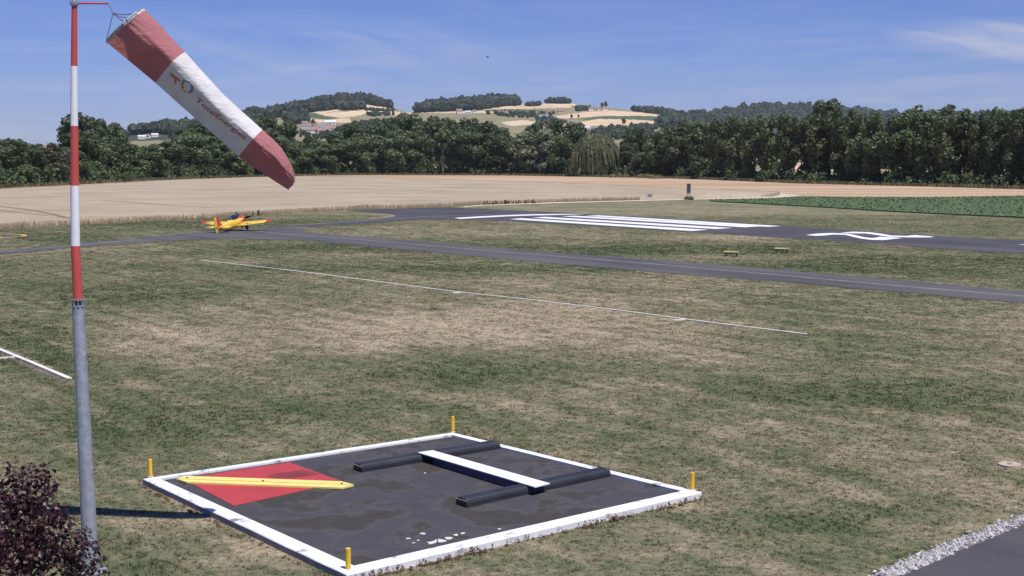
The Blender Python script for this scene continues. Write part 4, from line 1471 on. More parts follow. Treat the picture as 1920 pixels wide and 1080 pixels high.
# four yellow marker posts on the kerb corners
M['post_yellow'] = basic('post_yellow', (0.78, 0.50, 0.035), (0.66, 0.42, 0.03), 5.0, .45)
for px, py, top, lb in [(282, 893.5, 860, 'yellow post on the left kerb corner beside the red square'), (849, 809.5, 780, 'yellow post on the far kerb corner of the pad'),
                        (1298, 918, 885, 'yellow post on the right kerb corner of the pad'), (653, 1067, 1026, 'yellow post on the near kerb corner of the pad')]:
    b = g(px, py, KZ)
    t = thing('marker_post', lb, 'post', b, 'yellow posts on the pad corners')
    hh = (py - top) / FPX * b[1] * 1.01
    rr_ = .052
    obj('post_tube', *tube([(b[0], b[1], KZ - .02), (b[0], b[1], KZ + hh - .01), (b[0], b[1], KZ + hh)], [rr_, rr_, rr_ * .9], 16), M['post_yellow'], t, smooth=False)
    obj('foot_plate', *tube([(b[0], b[1], KZ - .01), (b[0], b[1], KZ + .008)], rr_ * 1.35, 16), M['kerb'], t)

# ------------------------------------------------------------------ mast
M['mast_red'] = basic('mast_red', (0.56, 0.085, 0.075), (0.49, 0.075, 0.07), 2.0, .45)
M['mast_white'] = basic('mast_white', (0.80, 0.80, 0.84), (0.74, 0.74, 0.79), 2.0, .45)
M['galv'] = basic('galvanised', (0.26, 0.28, 0.32), (0.37, 0.39, 0.43), 9.0, .5, metal=.35, dirt=(0.60, 0.61, 0.63), dscale=16.0, dlo=.62, dhi=.72)
M['steel'] = basic('steel', (0.42, 0.43, 0.47), (0.30, 0.31, 0.35), 6.0, .4, metal=.5)
MD = 25.4


def mp(px, py, d=MD):
    return Vector(at(px, py, d))


foot = Vector(g(171, 1073))
MD = foot.y
mast = thing('windsock_mast', 'tall red and white banded mast on a galvanised lower tube', 'mast', foot)
top_l = mp(146.5, 574)
pxm = FPX / MD
obj('lower_tube', *tube([foot, foot.lerp(top_l, .4), top_l], [15.2 / pxm, 13.6 / pxm, 11.4 / pxm], 28), M['galv'], mast, smooth=False)
obj('base_flange', *tube([foot, foot + Vector((0, 0, .04))], .30, 24), M['galv'], mast)
cuts = [(146, 560), (141.5, 461), (140, 348), (139.2, 236), (139, 124), (139.5, 12)]
rad_ = [8.9, 8.7, 8.0, 7.2, 6.2, 5.2]
for i in range(5):
    a, b = mp(*cuts[i]), mp(*cuts[i + 1])
    obj('painted_band', *tube([a, b], [rad_[i] / pxm, rad_[i + 1] / pxm], 28), M['mast_red' if i % 2 == 0 else 'mast_white'], mast, smooth=False)
# clamp between the tubes
cl_ = mp(146.5, 568)
cp = obj('clamp', *join([tube([cl_ + Vector((0, 0, z - .012)), cl_ + Vector((0, 0, z + .012))], 11.8 / pxm, 24) for z in (-.05, .06)]), M['steel'], mast)
obj('inner_sleeve', *tube([top_l - Vector((0, 0, .1)), mp(146, 557)], 8.4 / pxm, 20), M['window_dark'], mast)
for k in range(10):
    t = 2 * math.pi * k / 10
    c = cl_ + Vector((math.cos(t), math.sin(t), 0)) * (11.2 / pxm)
    obj('clamp_bolt', *tube([c + Vector((0, 0, -.085)), c + Vector((0, 0, .09))], .011, 8), M['steel'], cp)
    c2 = cl_ + Vector((math.cos(t), math.sin(t), 0)) * (11.6 / pxm)
    for z in (-.06, .07):
        obj('nut', *tube([c2 + Vector((0, 0, z - .014)), c2 + Vector((0, 0, z + .014))], .026, 6), M['steel'], cp)
# finial and swing arm
fa = mp(139.5, 12)
obj('head_cap', *tube([fa, fa + Vector((0, 0, .05)), fa + Vector((0, 0, .10)), fa + Vector((0, 0, .26))], [.066, .066, .036, .022], 20), M['steel'], mast, smooth=False)
hub = mp(139.5, 6)
aend = mp(203, 6.5)
arm = obj('swing_arm', *tube([hub + Vector((0, 0, .0)), aend], .018, 10), M['mast_red'], mast)
obj('arm_collar', *tube([hub - Vector((0, 0, .03)), hub + Vector((0, 0, .03))], .085, 20), M['steel'], mast)
hook = mp(212, 25)
obj('arm_hook', *tube([aend, mp(206, 12), hook], [.014, .013, .012], 8), M['steel'], mast)

# ------------------------------------------------------------------ windsock
UP = [(268, 14), (290, 36), (318, 67), (347, 97.5), (385, 140), (420, 178), (455, 210), (492, 243), (512, 261), (529, 279), (543, 302), (550, 318), (553, 330)]
LO = [(199.5, 79), (222, 98), (254, 124), (291, 155), (330, 190), (372, 227), (408, 258), (447, 293), (468, 309), (489, 322), (511, 337), (528, 348), (541, 356)]
SD = [25.7 + .55 * i / 12 for i in range(13)]
NS = 72


def sect(s):
    """section s in 0..1 -> upper and lower silhouette points"""
    q = s * 12
    ix = np.arange(13)
    u = Vector(at(float(np.interp(q, ix, [p[0] for p in UP])), float(np.interp(q, ix, [p[1] for p in UP])), float(np.interp(q, ix, SD))))
    l = Vector(at(float(np.interp(q, ix, [p[0] for p in LO])), float(np.interp(q, ix, [p[1] for p in LO])), float(np.interp(q, ix, SD))))
    return u, l


def fold(s, f):
    """small cloth folds: depth offset as a share of the half width"""
    k = .050 + .15 * max(0, (s - .50)) / .50
    near = max(0, 1 - s / .12)
    v = math.sin(9 * f + 17 * s + 2.5 * math.sin(5 * s)) * .5 + math.sin(21 * f - 31 * s + 1.3) * .28 + math.sin(47 * f + 9 * s) * .16
    v2 = math.sin(64 * f + 2 * math.sin(14 * s)) * .5 * near
    ridge = math.exp(-((f - (.80 - 1.1 * (s - .55))) / .05) ** 2) * max(0, s - .5) * .9
    ridge += math.exp(-((f - (.42 + .9 * (s - .66))) / .06) ** 2) * max(0, s - .6) * .7
    return k * v + .035 * v2 + .18 * ridge


def bulge(s, f):
    """toward-camera depth (share of half width) of the front cloth at fraction f from the top edge to the bottom edge"""
    x = 1 - 2 * f
    circ = math.sqrt(max(0, 1 - x * x))
    crease = .36 if s < .75 else .36 + .2 * (s - .75)
    if f < crease:
        wed = math.sin(f / crease * math.pi / 2) ** .75 * .80
    else:
        t = (f - crease) / (1 - crease)
        wed = .80 * (1 - t) ** 1.0 - .45 * t * t * (1 - t) * 1.2
    k = min(1, s / .22)
    sm = max(0, 1 - abs(f - crease) / .08)
    return (1 - k) * circ + k * (wed - .05 * sm * sm)


def front(s, f, off=0.0):
    u, l = sect(s)
    w2 = (u - l) * .5
    ax = (sect(min(1, s + .02))[0] - sect(max(0, s - .02))[0]).normalized()
    a = ax.cross(w2).normalized()
    if a.y > 0:
        a = -a
    env = math.sin(math.pi * min(1, max(0, f))) ** .5
    h = w2.length
    return u.lerp(l, f) + a * (h * (bulge(s, f) + env * fold(s, f)) + off)


def back(s, f):
    u, l = sect(s)
    w2 = (u - l) * .5
    ax = (sect(min(1, s + .02))[0] - sect(max(0, s - .02))[0]).normalized()
    a = ax.cross(w2).normalized()
    if a.y > 0:
        a = -a
    x = 1 - 2 * f
    return u.lerp(l, f) - a * w2.length * (.85 * math.sqrt(max(0, 1 - x * x)))


mouth = sect(0)
ws = thing('windsock', 'red and white windsock hanging half limp from the mast arm', 'windsock', hook)
M['cloth_red'] = cloth_material('cloth_red', (0.53, 0.22, 0.23), .28)
M['cloth_white'] = cloth_material('cloth_white', (0.74, 0.72, 0.72), .16)
M['cloth_hem'] = cloth_material('cloth_hem', (0.62, 0.62, 0.64), .1)


def band(name, s0, s1, mat, n):
    secs = []
    for i in range(n + 1):
        s = s0 + (s1 - s0) * i / n
        fr = [front(s, k / 40) for k in range(41)]
        bk = [back(s, 1 - k / 20) for k in range(1, 20)]
        secs.append([tuple(p) for p in fr + bk])
    V, F = loft(secs, cap=False)
    return obj(name, V, F, mat, ws, smooth=True)


band('hem', 0.0, .018, M['cloth_hem'], 3)
band('red_band', .018, .25, M['cloth_red'], 30)
wb = band('white_band', .25, 7 / 12, M['cloth_white'], 40)
band('red_band', 7 / 12, 1.0, M['cloth_red'], 50)
# hoop in the mouth
hoop = [front(0.004, k / 24, .012) for k in range(25)] + [back(0.004, 1 - k / 16) for k in range(1, 17)]
obj('mouth_hoop', *tube(hoop, .014, 8), M['steel'], ws)
for k in range(22):                                        # lacing round the hoop
    f = .12 + .80 * k / 21
    obj('lacing', *tube([front(0.0, f, .022), front(.008, f + .004, .026), front(.022, f + .008, .012)], .008, 5), M['mast_white'] if k < 9 else M['steel'], ws)
for a, b in ((hook, front(0.0, .93, .01)), (hook, front(0.0, .18, .02)), (hook, front(0.0, .30, .02)), (hook, back(0.0, .5))):
    mid_ = (a + b) / 2 - Vector((0, 0, .02))
    obj('bridle_cord', *tube([a, mid_, b], .007, 6), M['bolt'], ws)

# lettering on the white band, laid on the cloth
M['ink_red'] = basic('ink_red', (0.34, 0.10, 0.115), rough=.8)
M['ink_orange'] = basic('ink_orange', (0.46, 0.19, 0.12), rough=.8)
M['ink_blue'] = basic('ink_blue', (0.15, 0.19, 0.33), rough=.8)
M['ink_yellow'] = basic('ink_yellow', (0.50, 0.41, 0.20), rough=.8)
M['ink_teal'] = basic('ink_teal', (0.17, 0.28, 0.35), rough=.8)


def cloth_uv(px, py):
    """photo pixel on the band -> (s, f)"""
    best = None
    for i in range(0, 241):
        s = .2 + .45 * i / 240
        q = s * 12
        ix = np.arange(13)
        u = np.array([np.interp(q, ix, [p[0] for p in UP]), np.interp(q, ix, [p[1] for p in UP])])
        l = np.array([np.interp(q, ix, [p[0] for p in LO]), np.interp(q, ix, [p[1] for p in LO])])
        d = l - u
        f = ((np.array([px, py]) - u) @ d) / (d @ d)
        e = np.linalg.norm(u + d * f - (px, py))
        if best is None or e < best[0]:
            best = (e, s, f)
    return best[1], best[2]


def on_cloth(pts, off):
    return [tuple(front(s, f, off)) for s, f in pts]


fc = bpy.data.curves.new('lettering', 'FONT')
fc.body = 'TotalEnergies'
fc.size = 1.0
fc.resolution_u = 3
fc.offset = .012
tmp = bpy.data.objects.new('tmp_lettering', fc)
COL.objects.link(tmp)
dg = bpy.context.evaluated_depsgraph_get()
tm = bpy.data.meshes.new_from_object(tmp.evaluated_get(dg))
bm = bmesh.new()
bm.from_mesh(tm)
bmesh.ops.triangulate(bm, faces=bm.faces)
bmesh.ops.subdivide_edges(bm, edges=[e for e in bm.edges if e.calc_length() > .25], cuts=2)
bmesh.ops.triangulate(bm, faces=bm.faces)
TV = np.array([v.co[:2] for v in bm.verts])
TF = [[v.index for v in f.verts] for f in bm.faces]
bm.free()
bpy.data.objects.remove(tmp)
bpy.data.curves.remove(fc)
x0, x1 = TV[:, 0].min(), TV[:, 0].max()
sa, fa_ = cloth_uv(369, 187)
sb, fb_ = cloth_uv(462, 260)
u_ = (TV[:, 0] - x0) / (x1 - x0)
st = [(sa + (sb - sa) * u, fa_ + .02 + (fb_ - fa_) * u - v * .20) for u, v in zip(u_, TV[:, 1])]
obj('lettering', on_cloth(st, .006), TF, M['ink_red'], wb)


def logo_piece(name, pxs, mat, off):
    st = [cloth_uv(*p) for p in pxs]
    tri = tessellate_polygon([[Vector((p[0], p[1], 0)) for p in pxs]])
    obj(name, on_cloth(st, off), [tuple(t) for t in tri], mat, wb)


def arc(c, r0, r1, t0, t1, sx=1.0, n=10, tilt=R(38)):
    ot, it_ = [], []
    for i in range(n + 1):
        t = R(t0 + (t1 - t0) * i / n)
        for rr_, L_ in ((r0, ot), (r1, it_)):
            x, y = rr_ * math.cos(t), rr_ * sx * math.sin(t)
            L_.append((c[0] + x * math.cos(tilt) - y * math.sin(tilt), c[1] + x * math.sin(tilt) + y * math.cos(tilt)))
    return ot + it_[::-1]


logo_piece('logo_bar', [(321, 138), (325, 136), (333, 143), (341, 148), (344, 153), (340, 154), (336, 150), (333, 157), (329, 155), (330, 148), (324, 143)], M['ink_orange'], .006)
lc = (354, 162)
logo_piece('logo_arc', arc(lc, 15, 10, 200, 300, .72), M['ink_teal'], .0065)
logo_piece('logo_arc', arc(lc, 15, 10, 300, 400, .72), M['ink_blue'], .0065)
logo_piece('logo_arc', arc(lc, 15, 11, 40, 130, .72), M['ink_yellow'], .0065)
logo_piece('logo_arc', arc(lc, 12, 7, 110, 215, .72), M['ink_orange'], .007)

# ------------------------------------------------------------------ aircraft
M['plane_yellow'] = basic('plane_yellow', (0.74, 0.49, 0.07), (0.68, 0.45, 0.06), .8, .35, spec=.5)
M['plane_red'] = basic('plane_red', (0.50, 0.035, 0.03), rough=.3, spec=.5)
M['canopy'] = basic('canopy_glass', (0.015, 0.02, 0.035), rough=.08, spec=.9)
M['rubber'] = basic('rubber', (0.02, 0.02, 0.02), rough=.8)
M['prop_black'] = basic('prop_black', (0.02, 0.02, 0.022), rough=.4)
M['dark_leg'] = basic('dark_leg', (0.10, 0.03, 0.025), rough=.4)


def flame_paint():
    m, t, b, o = new_mat('flame_paint')
    co = t.n('ShaderNodeTexCoord').outputs['Object']
    sp2 = t.n('ShaderNodeSeparateXYZ')
    t.l(co, sp2.inputs[0])
    mp_ = t.n('ShaderNodeMapping')
    mp_.inputs['Scale'].default_value = (.7, 3.5, 3.5)
    t.l(co, mp_.inputs[0])
    n_ = t.noise(mp_.outputs[0], 1.6, 2.0)
    v = t.math('ADD', sp2.outputs[0], t.math('MULTIPLY', t.math('SUBTRACT', n_, .5), 2.4))
    # red cowl, red belly flash
    low_ = t.rng(sp2.outputs[2], 1.30, .85, 0, 1.5)
    f = t.rng(t.math('ADD', v, low_), .55, .62)
    spine = t.math('MULTIPLY', t.rng(sp2.outputs[2], 1.40, 1.44), t.rng(sp2.outputs[0], -2.4, -.5))
    f = t.math('ADD', f, spine, clamp=True)
    t.l(t.mix(f, (0.74, 0.49, 0.07), (0.46, 0.04, 0.035)), b.inputs['Base Color'])
    b.inputs['Roughness'].default_value = .3
    return m


M['flame'] = flame_paint()
pl0 = g(447, 432.2)
plane = bpy.data.objects.new('light_aircraft', None)
COL.objects.link(plane)
tag(plane, 'small yellow and red propeller aircraft parked on the taxiway', 'aircraft')
plane.location = (pl0[0], pl0[1], .02)
plane.rotation_mode = 'XYZ'
HEAD = R(15)                                     # heading clockwise from the view direction
BASE[plane.name] = Vector((0, 0, 0))
fwd = Vector((math.sin(HEAD), math.cos(HEAD), 0))
plane.rotation_euler = Matrix((( fwd.x, -fwd.y, 0), (fwd.y, fwd.x, 0), (0, 0, 1))).to_euler()
TILT = Matrix.Rotation(R(-12.0), 4, 'Y') @ Matrix.Rotation(R(-2.0), 4, 'X')


def part(name, V, F, mat, parent=None, smooth=True):
    V = [tuple(TILT @ Vector(v)) for v in V]
    o_ = link(name, mesh(name, V, F, mat, None, smooth), parent or plane)
    bm = bmesh.new()
    bm.from_mesh(o_.data)
    bmesh.ops.recalc_face_normals(bm, faces=bm.faces)
    bm.to_mesh(o_.data)
    bm.free()
    return o_


def oval(x, zc, hw, hh, n=18, p=2.4):
    res = []
    for k in range(n):
        t = 2 * math.pi * k / n
        c, s = math.cos(t), math.sin(t)
        res.append((x, hw * math.copysign(abs(c) ** (2 / p), c), zc + hh * math.copysign(abs(s) ** (2 / p), s)))
    return res


part('fuselage', *loft([oval(*q) for q in [(.9, 1.02, .50, .50), (.4, 1.02, .50, .53), (-.2, 1.03, .49, .54), (-.9, 1.05, .46, .55), (-1.6, 1.09, .42, .56), (-2.3, 1.15, .34, .48), (-3.2, 1.24, .23, .34), (-4.1, 1.33, .13, .26), (-4.75, 1.38, .05, .20)]]), M['flame'])
cow = part('cowling', *loft([oval(*q) for q in [(1.32, 1.0, .30, .30), (1.26, 1.0, .42, .42), (1.1, 1.0, .49, .49), (.905, 1.02, .51, .51)]]), M['plane_red'])
part('canopy', *loft([oval(.35, 1.50, .10, .05), oval(.1, 1.55, .28, .20), oval(-.35, 1.58, .34, .36), oval(-.9, 1.58, .33, .36), oval(-1.4, 1.56, .24, .24), oval(-1.7, 1.55, .10, .08)]), M['canopy'])


def airfoil(le, te, th, n=8):
    """closed section between le and te (x,y,z)"""
    le, te = Vector(le), Vector(te)
    up, dn = [], []
    for k in range(n + 1):
        u = k / n
        t = th * (2.97 * math.sqrt(u) - 1.26 * u - 3.52 * u * u + 2.84 * u ** 3 - 1.0 * u ** 4) * 0.5
        p = le.lerp(te, u)
        up.append((p.x, p.y, p.z + t))
        dn.append((p.x, p.y, p.z - t * .8))
    return up + dn[::-1][1:-1]


for s in (1, -1):
    W_ = lambda y, c0, c1, z: airfoil((c0, s * y, z), (c1, s * y, z), (c0 - c1) * .14)
    wg = part('wing', *loft([W_(.35, .80, -1.35, .78), W_(1.5, .66, -1.14, .85), W_(2.8, .50, -.90, .95), W_(3.75, .38, -.72, 1.03)]), M['plane_yellow'])
    part('wing_tip', *loft([W_(3.752, .385, -.725, 1.03), W_(4.15, .28, -.64, 1.06), W_(4.38, .02, -.46, 1.08)]), M['plane_red'], wg)
    part('stabiliser', *loft([airfoil((-3.75, s * .1, 1.52), (-4.7, s * .1, 1.52), .10), airfoil((-4.0, s * 1.45, 1.54), (-4.72, s * 1.45, 1.54), .07)]), M['plane_yellow'])
    lg = part('gear_leg', *tube([(.28, s * .42, .62), (.30, s * .75, .40), (.32, s * .96, .22)], [.07, .055, .05], 8), M['dark_leg'])
    wh = part('wheel', *tube([(.32, s * .90, .24), (.32, s * .92, .24), (.32, s * 1.06, .24), (.32, s * 1.08, .24)], [.20, .25, .25, .20], 20), M['rubber'], lg)
    part('wheel_spat', *loft([oval(.72, .33, .03, .05), oval(.55, .33, .11, .16), oval(.3, .38, .13, .16), oval(-.1, .36, .08, .10), oval(-.35, .34, .02, .03)]) if False else tube([(.32, s * 1.082, .24), (.32, s * 1.10, .24)], [.10, .08], 12), M['steel'], wh)
fin = part('fin', *loft([airfoil((-3.55, 0, 1.3), (-4.62, 0, 1.3), .02), airfoil((-4.15, 0, 2.15), (-4.70, 0, 2.15), .02)]), M['plane_red'])
for v in fin.data.vertices:
    pass
fin.data.clear_geometry()


def slab_xz(pts, t0):
    n = len(pts)
    V = [(x, -t0, z) for x, z in pts] + [(x, t0, z) for x, z in pts]
    F = [tuple(range(n)), tuple(range(2 * n - 1, n - 1, -1))] + [(i, i + n, (i + 1) % n + n, (i + 1) % n) for i in range(n)]
    return V, F


def refill(o_, V, F):
    o_.data.from_pydata([tuple(TILT @ Vector(v)) for v in V], [], F)
    o_.data.update()


refill(fin, *slab_xz([(-3.45, 1.40), (-4.62, 1.40), (-4.66, 2.72), (-4.22, 2.68), (-3.9, 1.95)], .05))
rud = part('rudder', *slab_xz([(-4.63, .95), (-5.12, 1.0), (-5.24, 1.7), (-5.12, 2.62), (-4.67, 2.71)], .035), M['plane_yellow'], smooth=False)
part('registration', *slab_xz([(-4.80, 1.42), (-5.02, 1.42), (-5.02, 1.70), (-4.80, 1.70)], .042), M['prop_black'], rud, smooth=False)
for yy in (-1.45, -1.85):
    part('wing_mark', *sheet([(-.55, yy), (-.80, yy), (-.80, yy - .22), (-.55, yy - .22)], .95), M['prop_black'], wg, smooth=False)
part('tail_wheel', *tube([(-4.62, -.05, .95 - .38), (-4.62, .05, .95 - .38)], .10, 14), M['rubber'])
part('tail_spring', *tube([(-4.2, 0, 1.1), (-4.5, 0, .8), (-4.62, 0, .58)], .03, 6), M['steel'])
spn = part('spinner', *loft([oval(1.33, 1.0, .17, .17), oval(1.5, 1.0, .15, .15), oval(1.66, 1.0, .08, .08), oval(1.72, 1.0, .02, .02)]), M['plane_red'])
for k in range(3):
    t = R(45 + 120 * k)
    dv = Vector((0, math.cos(t), math.sin(t)))
    tv = Vector((0, -math.sin(t), math.cos(t)))
    secs = []
    for q, wd in ((.10, .08), (.35, .13), (.70, .14), (1.0, .11), (1.14, .04)):
        c = Vector((1.44, 0, 1.0)) + dv * q
        secs.append([tuple(c + tv * wd + Vector((.03, 0, 0))), tuple(c + Vector((.035, 0, 0))), tuple(c - tv * wd - Vector((.03, 0, 0))), tuple(c - Vector((.02, 0, 0)))])
    part('propeller_blade', *loft(secs), M['prop_black'])

# ------------------------------------------------------------------ approach light boxes by the runway
M['box_yellow'] = basic('box_yellow', (0.42, 0.35, 0.13), (0.34, 0.28, 0.11), 2.0, .5)
for px, py, lb in ((1371.5, 480, 'yellow approach light box on dark legs, the left one of two'), (1466, 473.5, 'yellow approach light box on dark legs, the right one of two')):
    b = g(px, py)
    t = thing('approach_light', lb, 'light box', b, 'light boxes beside the runway')
    rot = R(-18)
    ca, sa_ = math.cos(rot), math.sin(rot)

    def loc(x, y, z):
        return (b[0] + x * ca - y * sa_, b[1] + x * sa_ + y * ca, z)
    prof = [(-.32, .18), (-.32, .335), (-.26, .38), (.30, .41), (.34, .35), (.34, .18)]
    secs = [[loc(x, y, z) for y, z in prof] for x in (-.60, .60)]
    hs_ = obj('housing', *loft(secs), M['box_yellow'], t)
    bm = bmesh.new()
    bm.from_mesh(hs_.data)
    bmesh.ops.recalc_face_normals(bm, faces=bm.faces)
    bm.to_mesh(hs_.data)
    bm.free()
    V, F = join([box(loc(-.16, -.33, .255), .84, .03, .135, rot), box(loc(.45, -.33, .24), .24, .03, .10, rot)])
    obj('lens_panel', V, F, M['window_dark'], hs_)
    obj('hood', *box(loc(.45, .02, .41), .28, .5, .03, rot), M['box_yellow'], hs_)
    for x in (-.42, .42):
        for y in (-.15, .2):
            obj('leg', *tube([loc(x, y, 0), loc(x, y, .19)], .03, 8), M['bolt'], t)

# ------------------------------------------------------------------ boards beside the track
M['board_dark'] = basic('board_dark', (0.055, 0.055, 0.075), (0.075, 0.075, 0.095), 2.0, .6)
M['board_grey'] = basic('board_grey', (0.50, 0.46, 0.42), (0.42, 0.38, 0.34), 2.0, .8)
b = Vector(g(1291, 374.6))
t = thing('tall_board', 'tall narrow dark board on a pale post at the wheat edge', 'board', b)
k = FPX / b.y
obj('board', *box((b.x, b.y, (374.6 - 353.5) / k), 7.0 / k, .12, 17.5 / k), M['board_dark'], t)
obj('frame', *join([box((b.x + s * 3.7 / k, b.y, (374.6 - 353.5) / k), .5 / k, .16, 18.4 / k) for s in (-1, 1)] + [box((b.x, b.y, (374.6 - z) / k), 7.9 / k, .15, .5 / k) for z in (344.4, 362.6)]), M['board_grey'], t)
for s in (-1, 1):
    obj('post', *tube([(b.x + s * 1.6 / k, b.y + .1, 0), (b.x + s * 1.6 / k, b.y + .1, 13 / k)], .07, 8), M['board_grey'], t)
sp = [(b.x + x, b.y - .6, 0, .55, .75) for x in (-.5, 0, .5)]
tag(link('weed_clump', scatter_blobs(sp, M['leaf_brown'], 'weed_clump', 77, 90, .22)), 'brown weeds at the foot of the tall dark board', 'weeds', kind='stuff')
b = Vector(g(1217.5, 375.2))
k = FPX / b.y
t = thing('notice_board', 'small pale notice board with two dark marks left of the tall board', 'notice', b)
bo = obj('panel', *box((b.x, b.y, 9.2 / k), 12.6 / k, .06, 8.0 / k), M['board_grey'], t)
for x in (-.9, 2.6):
    V, F = tube([(b.x + x / k, b.y - .045, 10.2 / k), (b.x + (x + .25) / k, b.y - .045, 9.0 / k), (b.x + x / k, b.y - .045, 7.2 / k)], [1.0 / k, 1.3 / k, .8 / k], 8)
    obj('dark_mark', V, F, M['prop_black'], bo)
for x in (-5.6, 5.6):
    obj('leg', *box((b.x + x / k, b.y + .05, 6.5 / k), .10, .08, 13 / k), M['board_grey'], t)
# stone hut under the trees
b = Vector(g(1275.5, 333.2))
k = FPX / b.y
t = thing('stone_shelter', 'small grey flat-roofed shelter at the foot of the trees right of the willow', 'shelter', b)
obj('roof_slab', *box((b.x, b.y, 8.2 / k), 20 / k, 3.4, 1.4 / k), M['board_grey'], t)
for s in (-1, 1):
    obj('side_wall', *box((b.x + s * 7.6 / k, b.y, 3.7 / k), 3.6 / k, 2.8, 7.4 / k), M['board_grey'], t)
obj('back_wall', *box((b.x, b.y + 1.1, 3.7 / k), 11.4 / k, .3, 7.4 / k), M['concrete'], t)
# thin stakes at the left field edge
for i, px in enumerate((292, 298, 303.5)):
    b = g(px, 336.2)
    t = thing('wooden_stake', ('left', 'middle', 'right')[i] + ' one of three thin pale stakes at the left field edge', 'stake', b, 'stakes at the field edge')
    obj('shaft', *tube([b, (b[0], b[1], 2.9)], .12, 6), M['board_grey'], t)
    obj('cap', *tube([(b[0], b[1], 2.9), (b[0], b[1], 3.05)], [.14, .05], 6), M['board_grey'], t)
for px, lb in ((124.5, 'pale marker post left of the mast at the foot of the trees'), (151.5, 'white marker post right of the mast at the foot of the trees')):
    b = g(px, 345)
    t = thing('field_post', lb, 'post', b, 'pale posts by the mast')
    obj('shaft', *box((b[0], b[1], 1.0), .35, .2, 2.0), M['white_wall'], t)
    obj('cap', *box((b[0], b[1], 2.06), .42, .27, .12), M['house_wall'], t)

# ------------------------------------------------------------------ bird
bp_ = Vector(at(914, 107, 170))
bird = thing('bird', 'small dark bird flying high in the middle of the sky', 'bird', bp_)
M['feather'] = basic('feather', (0.02, 0.02, 0.025), rough=.8)
bd = Vector((.8, .5, -.25)).normalized()
obj('body', *tube([bp_ - bd * .22, bp_ - bd * .1, bp_ + bd * .06, bp_ + bd * .16, bp_ + bd * .2], [.012, .05, .06, .04, .01], 10), M['feather'], bird, smooth=True)
sd = bd.cross(Vector((0, 0, 1))).normalized()
for s in (1, -1):
    upv = Vector((0, 0, 1))
    P_ = [bp_ + bd * .07, bp_ - bd * .08, bp_ + sd * s * .16 - bd * .08 + upv * .07, bp_ + sd * s * .33 - bd * .10 + upv * .04, bp_ + sd * s * .16 + bd * .06 + upv * .08]
    V = [tuple(p) for p in P_] + [tuple(p - upv * .012) for p in P_]
    obj('wing', V, [(0, 1, 2, 4), (2, 3, 4), (9, 7, 6, 5), (9, 8, 7), (0, 4, 9, 5), (4, 3, 8, 9), (3, 2, 7, 8), (2, 1, 6, 7), (1, 0, 5, 6)], M['feather'], bird)

# ------------------------------------------------------------------ purple-leaved tree beside the mast
M['leaf_purple'] = leaf_material('leaf_purple', (0.024, 0.009, 0.012), (0.092, 0.036, 0.042), .18, .5, 6.0, .38)
TD = 22.6
kx = FPX / TD
tb = Vector(at(45, 1000, TD))
tree = thing('purple_tree', 'dark purple leaved bush in front of the mast foot', 'tree', (tb.x, tb.y, 0))
lobes = [((50, 915), 50), ((20, 930), 50), ((85, 905), 26), ((0, 985), 80), ((60, 1000), 75), ((110, 1010), 58), ((150, 1045), 44), ((60, 1090), 110), ((-60, 1010), 110), ((140, 1110), 60), ((-40, 1130), 130), ((88, 960), 30)]
r = np.random.default_rng(33)
LC = np.array([[*at(c[0], c[1], TD + r.uniform(-.3, .3)), q / kx] for c, q in lobes])
wts = LC[:, 3] ** 2
NL = 6200
ix = r.choice(len(LC), NL, p=wts / wts.sum())
d = r.normal(size=(NL, 3))
d /= np.linalg.norm(d, axis=1, keepdims=True)
P = LC[ix, :3] + d * LC[ix, 3:4] * (r.uniform(.35, 1.12, (NL, 1)) ** .5)
keep = P[:, 2] > .55
P, d = P[keep], d[keep]
# stray sprigs
twigs = []
for (a, b_) in [((70, 890), (92, 868)), ((110, 985), (128, 966)), ((150, 1020), (186, 1012)), ((165, 1060), (198, 1072)), ((20, 890), (16, 868)), ((95, 915), (108, 905))]:
    A, B3 = Vector(at(a[0], a[1], TD - .2)), Vector(at(b_[0], b_[1], TD - .25))
    twigs.append(tube([A, B3], [.008, .004], 5))
    for k in range(9):
        q = A.lerp(B3, .25 + .8 * k / 9) + Vector(r.normal(size=3) * .035)
        P = np.vstack([P, np.array(q)[None]])
        d = np.vstack([d, r.normal(size=(1, 3))])
# lobed leaf, folded along its midrib, petiole at origin
leaf2d = [(0, 0), (.28, .06), (.52, -.02), (.40, .22), (.62, .46), (.34, .46), (.26, .66), (0, 1.0), (-.26, .66), (-.34, .46), (-.62, .46), (-.40, .22), (-.52, -.02), (-.28, .06)]
LV = np.array([(x, y, -abs(x) * .35 - .15 * y * y) for x, y in leaf2d])
LF = [(0, 1, 2, 3), (0, 3, 4, 5), (0, 5, 6, 7), (0, 7, 8, 9), (0, 9, 10, 11), (0, 11, 12, 13)]
leaf_me = mesh('leaf', LV, LF, M['leaf_purple'])


def leaf_frames(P, N):
    n = len(P)
    N = N + r.normal(size=N.shape) * .45 + np.array([0, 0, .55])
    N /= np.linalg.norm(N, axis=1, keepdims=True)
    dn = np.tile(np.array([0, 0, -1.]), (n, 1)) + r.normal(size=(n, 3)) * .7
    dn -= N * (dn * N).sum(1, keepdims=True)
    dn /= np.linalg.norm(dn, axis=1, keepdims=True)
    sd_ = np.cross(dn, N)
    return sd_, dn, N


sdv, dnv, nv = leaf_frames(P, d)
size = r.uniform(.04, .088, len(P)) + r.beta(2, 5, len(P)) * .05
